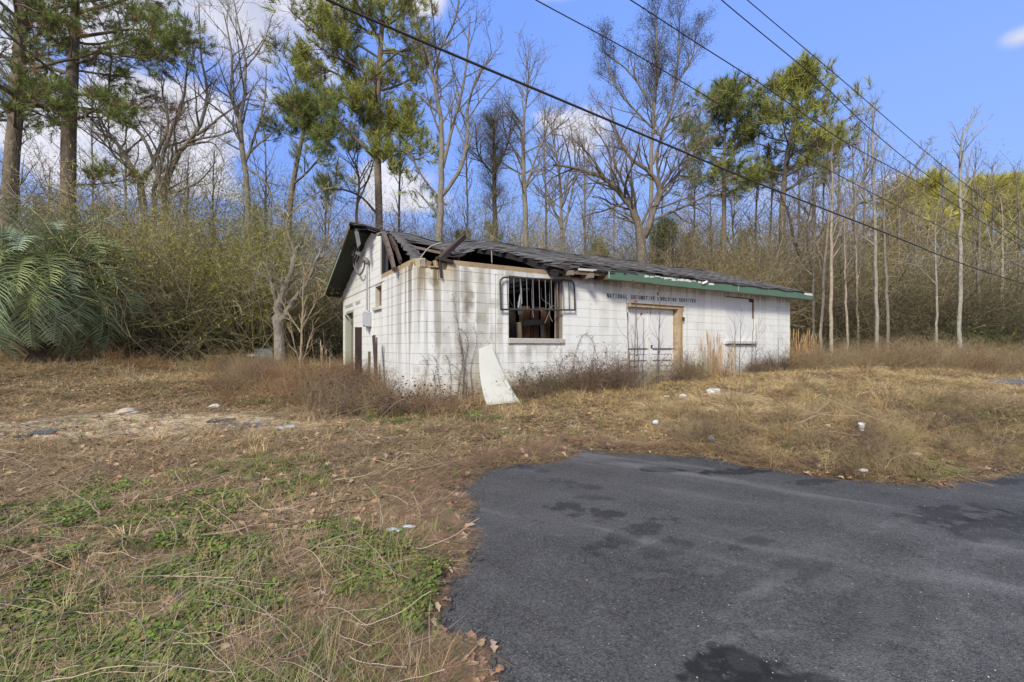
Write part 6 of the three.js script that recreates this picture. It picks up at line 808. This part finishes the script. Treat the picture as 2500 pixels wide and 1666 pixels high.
// dry brush round the building: what could be lifted out as one clump is one thing, the low fill is not
{
  const clump = (name, label, cat, seed, spots, leaf) => { const r = rngOf(seed), p0 = V3(spots[0][0], 0, -spots[0][1]); p0.y = height(p0.x, -p0.z); const t = thing(name, p0, label, cat), B = [[], []], L = [[], []]; spots.forEach(([x, d, h, w, c], k) => { const p = V3(x, height(x, d) - .03, -d), q = ry(r, .35); B[k % 2].push([p, q, [w, h, w], vary(r, c, .4)]); if (leaf) for (const [tp] of WEED[k % 2][1]) if (r() < leaf.p) L[k % 2].push([tp.clone().multiply(V3(w, h, w)).applyQuaternion(q).add(p), rq(r), leaf.s * (.6 + .8 * r()), vary(r, leaf.col[Math.floor(r() * leaf.col.length)], .5)]); }); B.forEach((l, k) => l.length && instanced('stems', WEED[k][0], mDry, l, t)); L.forEach((l, k) => l.length && instanced('leaves', DL[k], mDry, l.map(([p, q, s, c]) => [p, q, [s * .8, s, s], c]), t)); return t; };
  const r = rngOf(800), along = (n, u0, u1, v0, v1, h0, h1, cols) => Array.from({ length: n }, () => { const p = bl(lerp(u0, u1, r()), lerp(v0, v1, r()), 0), h = lerp(h0, h1, r()); return [p.x, -p.z, h, h * (.8 + .7 * r()), cols[Math.floor(r() * cols.length)]]; });
  const VB = [.15, .1, .075], DK = [[.07, .045, .04], [.12, .05, .04], [.09, .06, .05]];
  clump('bramble', 'brown bramble mound at the near corner of the building', 'bramble', 801, along(20, -1.0, 1.0, -1.1, .1, .3, .62, [VB, BROWN, RUST]), { p: .12, s: .035, col: DK });
  clump('bramble', 'dark brown brush heap before the left wall', 'bramble', 802, [...along(44, -1.9, -.3, -.6, 3.4, .35, .75, [VB, RUST, BROWN])], { p: .05, s: .035, col: DK });
  clump('bramble', 'thorny bramble mass right of the white sheet under the window', 'bramble', 803, along(14, 1.95, 3.3, -.6, -.1, .35, .75, [VB, BROWN, [.17, .14, .07]]), { p: .13, s: .035, col: DK });
  clump('bramble', 'tall dark leaved bramble between the window and the saplings', 'bramble', 804, along(14, 3.2, 4.6, -.7, -.15, .45, 1.1, [VB, VB, BROWN]), { p: .13, s: .038, col: DK });
  clump('bramble', 'low tangle of dead stems before the double door', 'bramble', 805, along(26, 4.8, 7.6, -.7, -.15, .35, .85, [VB, BROWN, GREYB]), { p: .04, s: .035, col: DK });
  clump('bramble', 'dark dead shrub at the right end of the front wall', 'bramble', 806, along(11, 11.0, 12.6, -.5, -.15, .4, .9, [VB, DARK]), { p: .08, s: .035, col: DK });
  clump('bramble', 'thin dead stems below the boarded window', 'bramble', 807, along(16, 8.2, 11, -.5, -.15, .3, .6, [VB, BROWN]), { p: .06, s: .035, col: DK });
  clump('bramble', 'brown bush in the bank grass above the drive', 'bramble', 808, [[2.55, 6.3, .4, .5, VB], [2.4, 6.2, .35, .45, BROWN], [2.75, 6.35, .32, .4, VB]]);
  clump('brush_row', 'dense brown weeds along the left side of the house and lot', 'brush', 809, [...Array.from({ length: 60 }, () => { const d = lerp(8, 13.5, r()), px = lerp(560, 950, r()) - (d < 9 ? 0 : 40); return [(px - 1250) / F * d, d, lerp(.35, .8, r()), lerp(.5, .9, r()), [RUST, BROWN, VB, [.36, .25, .15]][Math.floor(r() * 4)]]; })]);
  clump('brush_row', 'dry brown weeds along the far edge of the left clearing', 'brush', 810, [...Array.from({ length: 70 }, () => { const d = lerp(12, 16, r()), px = lerp(-80, 700, r()); return [(px - 1250) / F * d, d, lerp(.3, .7, r()), lerp(.5, .9, r()), [RUST, BROWN, [.3, .24, .12]][Math.floor(r() * 3)]]; })]);
  clump('brush_row', 'rusty dry weeds along the foot of the right wood', 'brush', 811, [...Array.from({ length: 220 }, () => { const d = lerp(13.2, 20, r()), px = lerp(1950, 2580, r()); return [(px - 1250) / F * d, d, lerp(.5, 1.2, r()), lerp(.7, 1.2, r()), [[.27, .18, .1], [.36, .27, .16], BROWN, [.4, .32, .2]][Math.floor(r() * 4)]]; })]);
  clump('weed_bank', 'dark dead weeds on the bank between drive and wood', 'brush', 812, [...Array.from({ length: 240 }, () => { let x, d; do { d = lerp(4.8, 9.5, r()); x = lerp(2.4, 8.5, r()); } while (edgeDist(x, d) < .12 || r() > sm(3.2, .3, edgeDist(x, d)) * .9 + .08); return [x, d, lerp(.16, .36, r()), lerp(.3, .55, r()), [VB, BROWN, [.44, .34, .17], [.38, .28, .15]][Math.floor(r() * 4)]]; })]);
  // brush pile under the trees at left
  const bp = rngOf(820), o = onGround(390, 16.3), t = thing('brush_pile', o, 'heap of grey dead branches under the trees at left', 'brush pile'); for (let k = 0; k < 46; k++) { const A = new Acc(), a = V3((bp() - .5) * 5.4, bp() * .45, (bp() - .5) * 1.2), b = a.clone().add(V3((bp() - .5) * 2.2, (bp() - .5) * .4, (bp() - .5) * 1)); A.tube(curve([a, a.clone().lerp(b, .5).add(V3(0, bp() * .1, 0)), b], 5), .02 + .025 * bp(), 5); mesh('branch', A.geo(), k % 3 ? mDarkBark : mBark, t); }
}
// bare saplings and broomsedge along the front wall, vines on it
{
  const sap = (label, u, v, hts, seed, spreadX, red) => { const p = bl(u, v, 0); p.y = ground(p.x, p.z) - .05; const r = rngOf(seed), t = thing('sapling', p, label, 'sapling'), T = newT(); for (const [h, du] of hts) { const pts = [], n = 9; const lean = (r() - .5) * .12; for (let k = 0; k <= n; k++) pts.push(V3(.858 * du + lean * h * k / n + (r() - .5) * .02, h * k / n, -.513 * du + (r() - .5) * .03)); const rr = pts.map((_, k) => lerp(.013, .004, k / n)); const A = new Acc(); A.tube(pts, rr, 6); mesh('stem', A.geo(), std(.12, .09, .075), t); branchOff(T, r, pts, rr, spreadX, 0, { wig: .25, up: .09, limbR: 9, rmin: .0024, n: [Math.round(h * 4), 2], ang: .6, lr: .6, max: 2 }, .12); } mesh('twigs', T.twig.geo(), std(.16, .115, .095), t, 'stuff'); if (red) { const L = [], top = T.tips.filter(([q]) => q.y > red[0]); for (let k = 0; k < red[1] && top.length; k++) { const q = top[Math.floor(r() * top.length)][0].clone().add(t.position); L.push([q, rq(r), [.035, .05, .06], vary(r, r() < .5 ? [.22, .03, .04] : [.2, .09, .06], .4)]); } if (L.length) instanced('leaves', DL[0], mDry, L, t); } return t; };
  sap('cluster of upright bare saplings with a few red leaves left of the door', 4.86, -.75, [[2.35, -.1], [2.0, 0], [2.25, .16], [1.7, .28]], 901, .8, [1.75, 34]);
  sap('dark sapling with rising side branches before the left door leaf', 5.75, -.6, [[2.55, 0], [1.9, .09]], 902, 1.0, [1.9, 3]);
  sap('pair of slim bare saplings before the boarded window', 9.3, -.35, [[1.75, 0], [2.0, .16], [1.2, -.2]], 903, 1.0);
  sap('slim bare sapling before the right half of the boarded window', 10.1, -.3, [[1.85, 0], [1.5, .25]], 904, .9);
  sap('short thin sapling near the right end of the front wall', 11.6, -.3, [[1.1, 0], [.8, .3]], 905, .6);
  sap('low bare sapling at the right door jamb', 6.75, -.5, [[.9, 0], [.7, .2], [.8, -.3]], 906, .9);
  sap('young sapling standing in front of the screen door', -.9, 4.9, [[1.3, 0], [1.0, .2]], 907, .8);
  const sedge = (label, pos, h, n, w, seed, c = [.5, .33, .17]) => { const r = rngOf(seed), t = thing('broomsedge', pos, label, 'grass clump'), A = new Acc(); A.col = [1, 1, 1]; for (let k = 0; k < n; k++) { const a = r() * 6.28, R = w * Math.sqrt(r()), H2 = h * (.5 + .6 * r()), v = vary(r, c, .6); A.col = v; const p = V3(Math.cos(a) * R, -.03, Math.sin(a) * R), d = V3(Math.cos(a) * .1 + (r() - .5) * .25, 1, Math.sin(a) * .1 + (r() - .5) * .25), pts = []; for (let j = 0; j <= 4; j++) { pts.push(p.clone()); d.x += (r() - .5) * .12; d.z += (r() - .5) * .12; d.normalize(); p.addScaledVector(d, H2 / 4); } A.tube(pts, pts.map((_, j) => lerp(.005, .002, j / 4)), 3, 1, false); if (r() < .5) { const q = pts[3]; A.tube([q, q.clone().add(V3((r() - .5) * .03, H2 * .14, (r() - .5) * .03)), q.clone().add(V3((r() - .5) * .05, H2 * .25, (r() - .5) * .05))], [.004, .012, .002], 4, 1, false); } } const m = new THREE.MeshStandardMaterial({ vertexColors: true, roughness: .95, side: THREE.DoubleSide }); mesh('blades', A.geo(), m, t, 'stuff'); return t; };
  const wp = (u, v) => { const p = bl(u, v, 0); p.y = ground(p.x, p.z); return p; };
  sedge('tall rusty clump of broomsedge right of the door', wp(8.15, -.4), 1.35, 60, .16, 911); sedge('thinner tan clump of broomsedge left of the boarded window', wp(8.75, -.4), 1.0, 60, .3, 912, [.5, .37, .22]); sedge('tall orange clump of broomsedge past the right end of the building', wp(13.25, -.1), 1.35, 120, .35, 913, [.55, .36, .18]); sedge('second broomsedge clump in the weeds right of the building', wp(14.6, .4), .9, 110, .4, 914); sedge('two tall straw stems left of the screen door', at(795, 880, 13).setY(.62), .95, 8, .15, 915, [.6, .48, .3]);
  sedge('small green and tan grass tuft beside the right door jamb', wp(7.75, -.3), .55, 60, .15, 916, [.3, .31, .13]);
  // bent tan grass heaps on the bank
  const heap = (label, px, d, h, n, w, seed) => { const r = rngOf(seed), p0 = onGround(px, d), t = thing('grass_tuft', p0, label, 'grass clump'), A = new Acc(); for (let k = 0; k < n; k++) { A.col = vary(r, [.52, .39, .22], .5); const a = r() * 6.28, R = w * .35 * Math.sqrt(r()), p = V3(Math.cos(a) * R * 1.5, -.02, Math.sin(a) * R), d2 = V3(Math.cos(a) * .5 + (r() - .5) * .6, 1, Math.sin(a) * .5 + (r() - .5) * .6).normalize(), pts = [], L = h * (1 + .9 * r()); for (let j = 0; j <= 6; j++) { pts.push(p.clone()); d2.y -= .22 + .1 * r(); d2.normalize(); p.addScaledVector(d2, L / 6); p.y = Math.max(p.y, .01); } A.tube(pts, pts.map((_, j) => lerp(.0045, .002, j / 6)), 3, 1, false); } mesh('blades', A.geo(), new THREE.MeshStandardMaterial({ vertexColors: true, roughness: .95, side: THREE.DoubleSide }), t, 'stuff'); };
  heap('large bent heap of tan grass above the drive', 1790, 8.2, .27, 420, .6, 921); heap('tan grass tuft draped lower on the bank below the large heap', 1810, 7.2, .24, 300, .6, 922); heap('small tan grass tuft left of the large heap', 1725, 8.4, .24, 240, .4, 923); heap('round pale grass tuft right of the large heap', 1960, 9.6, .24, 200, .35, 924); heap('pale grass tuft by the green weeds at lower left', 310, 3.05, .12, 60, .12, 925);
  heap('straw coloured tuft left of the heap below the door', 1600, 8.2, .2, 160, .4, 926); heap('tan grass tuft high on the bank to the right', 2110, 11.5, .26, 200, .5, 927);
  // vines creeping up the front wall
  const vine = (label, paths, seed, p = .5) => { const r = rngOf(seed), o = bl(paths[0][0][0], -.02, paths[0][0][1]), t = thing('wall_vine', o, label, 'vine'), L = []; for (const path of paths) { const A = new Acc(); const pts = curve(path.map(([u, y]) => bl(u + (r() - .5) * .04, -.015 - .03 * r(), y)), 22); A.tube(pts, pts.map((_, k) => lerp(.006, .0022, k / 22)), 4, 1, false); for (let k = 2; k < pts.length; k++) { if (r() < p) L.push([pts[k].clone().add(V3((r() - .5) * .08, (r() - .5) * .06, .02 + .03 * r())), rq(r), [.022, .03, .02 + .02 * r()], vary(r, [.07, .045, .04], .5)]); if (r() < .3) { const e = pts[k].clone().add(bl((r() - .5) * .4, 0, 0).sub(bl(0, 0, 0))).add(V3(0, (r() - .2) * .25, 0)); A.tube([pts[k], pts[k].clone().lerp(e, .5).add(V3(0, .03, .01)), e], .0025, 3, 1, false); if (r() < .6) L.push([e, rq(r), [.02, .03, .025], vary(r, [.08, .05, .045], .5)]); } } A.build('stem', std(.15, .11, .09), t); } if (L.length) instanced('leaves', DL[1], mDry, L, t); };
  vine('twining bare vine climbing highest on the front wall left of the sheet', [[[.95, .4], [.93, 1.0], [.86, 1.5], [.8, 1.9], [.72, 2.4]], [[1.0, .4], [.98, .9], [.9, 1.3], [.82, 1.62]], [[.9, .4], [.97, 1.1], [1.05, 1.5], [.95, 1.75]], [[.8, .4], [.85, .8], [.95, 1.2], [.9, 1.55]]], 931, .8);
  vine('arching vine with dark leaf bits near the building corner', [[[.12, .35], [.1, .7], [.16, 1.0], [.22, 1.3]], [[.45, .35], [.42, .7], [.36, 1.2]], [[.62, .35], [.66, .8], [.6, 1.25]], [[.3, .4], [.35, .6], [.32, .9]]], 932, .8);
  vine('thin vine stems on the front wall behind the white sheet', [[[1.15, .4], [1.1, 1.0], [1.22, 1.5], [1.15, 1.9]], [[1.5, .5], [1.4, 1.1], [1.5, 1.5]]], 933, .3);
  vine('drooping vine with dark berries right of the window sill', [[[3.6, .5], [3.75, 1.3], [4.0, 1.7], [4.2, 1.62], [4.4, 1.2]], [[3.3, .5], [3.35, 1.1], [3.7, 1.25], [3.9, .9]], [[4.1, .5], [4.2, 1.0], [4.35, 1.45]], [[2.3, .4], [2.4, .9], [2.7, .95]]], 934, .9);
}
{ // crumbled bits of asphalt along the ragged edge
  const g = new THREE.DodecahedronGeometry(.02, 0); g.scale(1, .6, .8);
  stuff('asphalt_crumbs', ['crumbled asphalt bits along the ragged drive edge'], 'rubble', [g], white(), scatter(2600, 1.5, 8, 720, (x, d, e) => e > -.12 && e < .16 ? sm(.16, .0, Math.abs(e)) : 0, (x, d, r, e) => [V3(x, Math.max(height(x, d), e < 0 ? .002 : -1) + .006, -d), rq(r), .3 + 1.1 * r() * r(), vary(r, [.075, .073, .07], .6)]));
}
scene.traverse((o) => { if (o.isMesh) o.castShadow = o.receiveShadow = true; });
renderer.render(scene, camera);
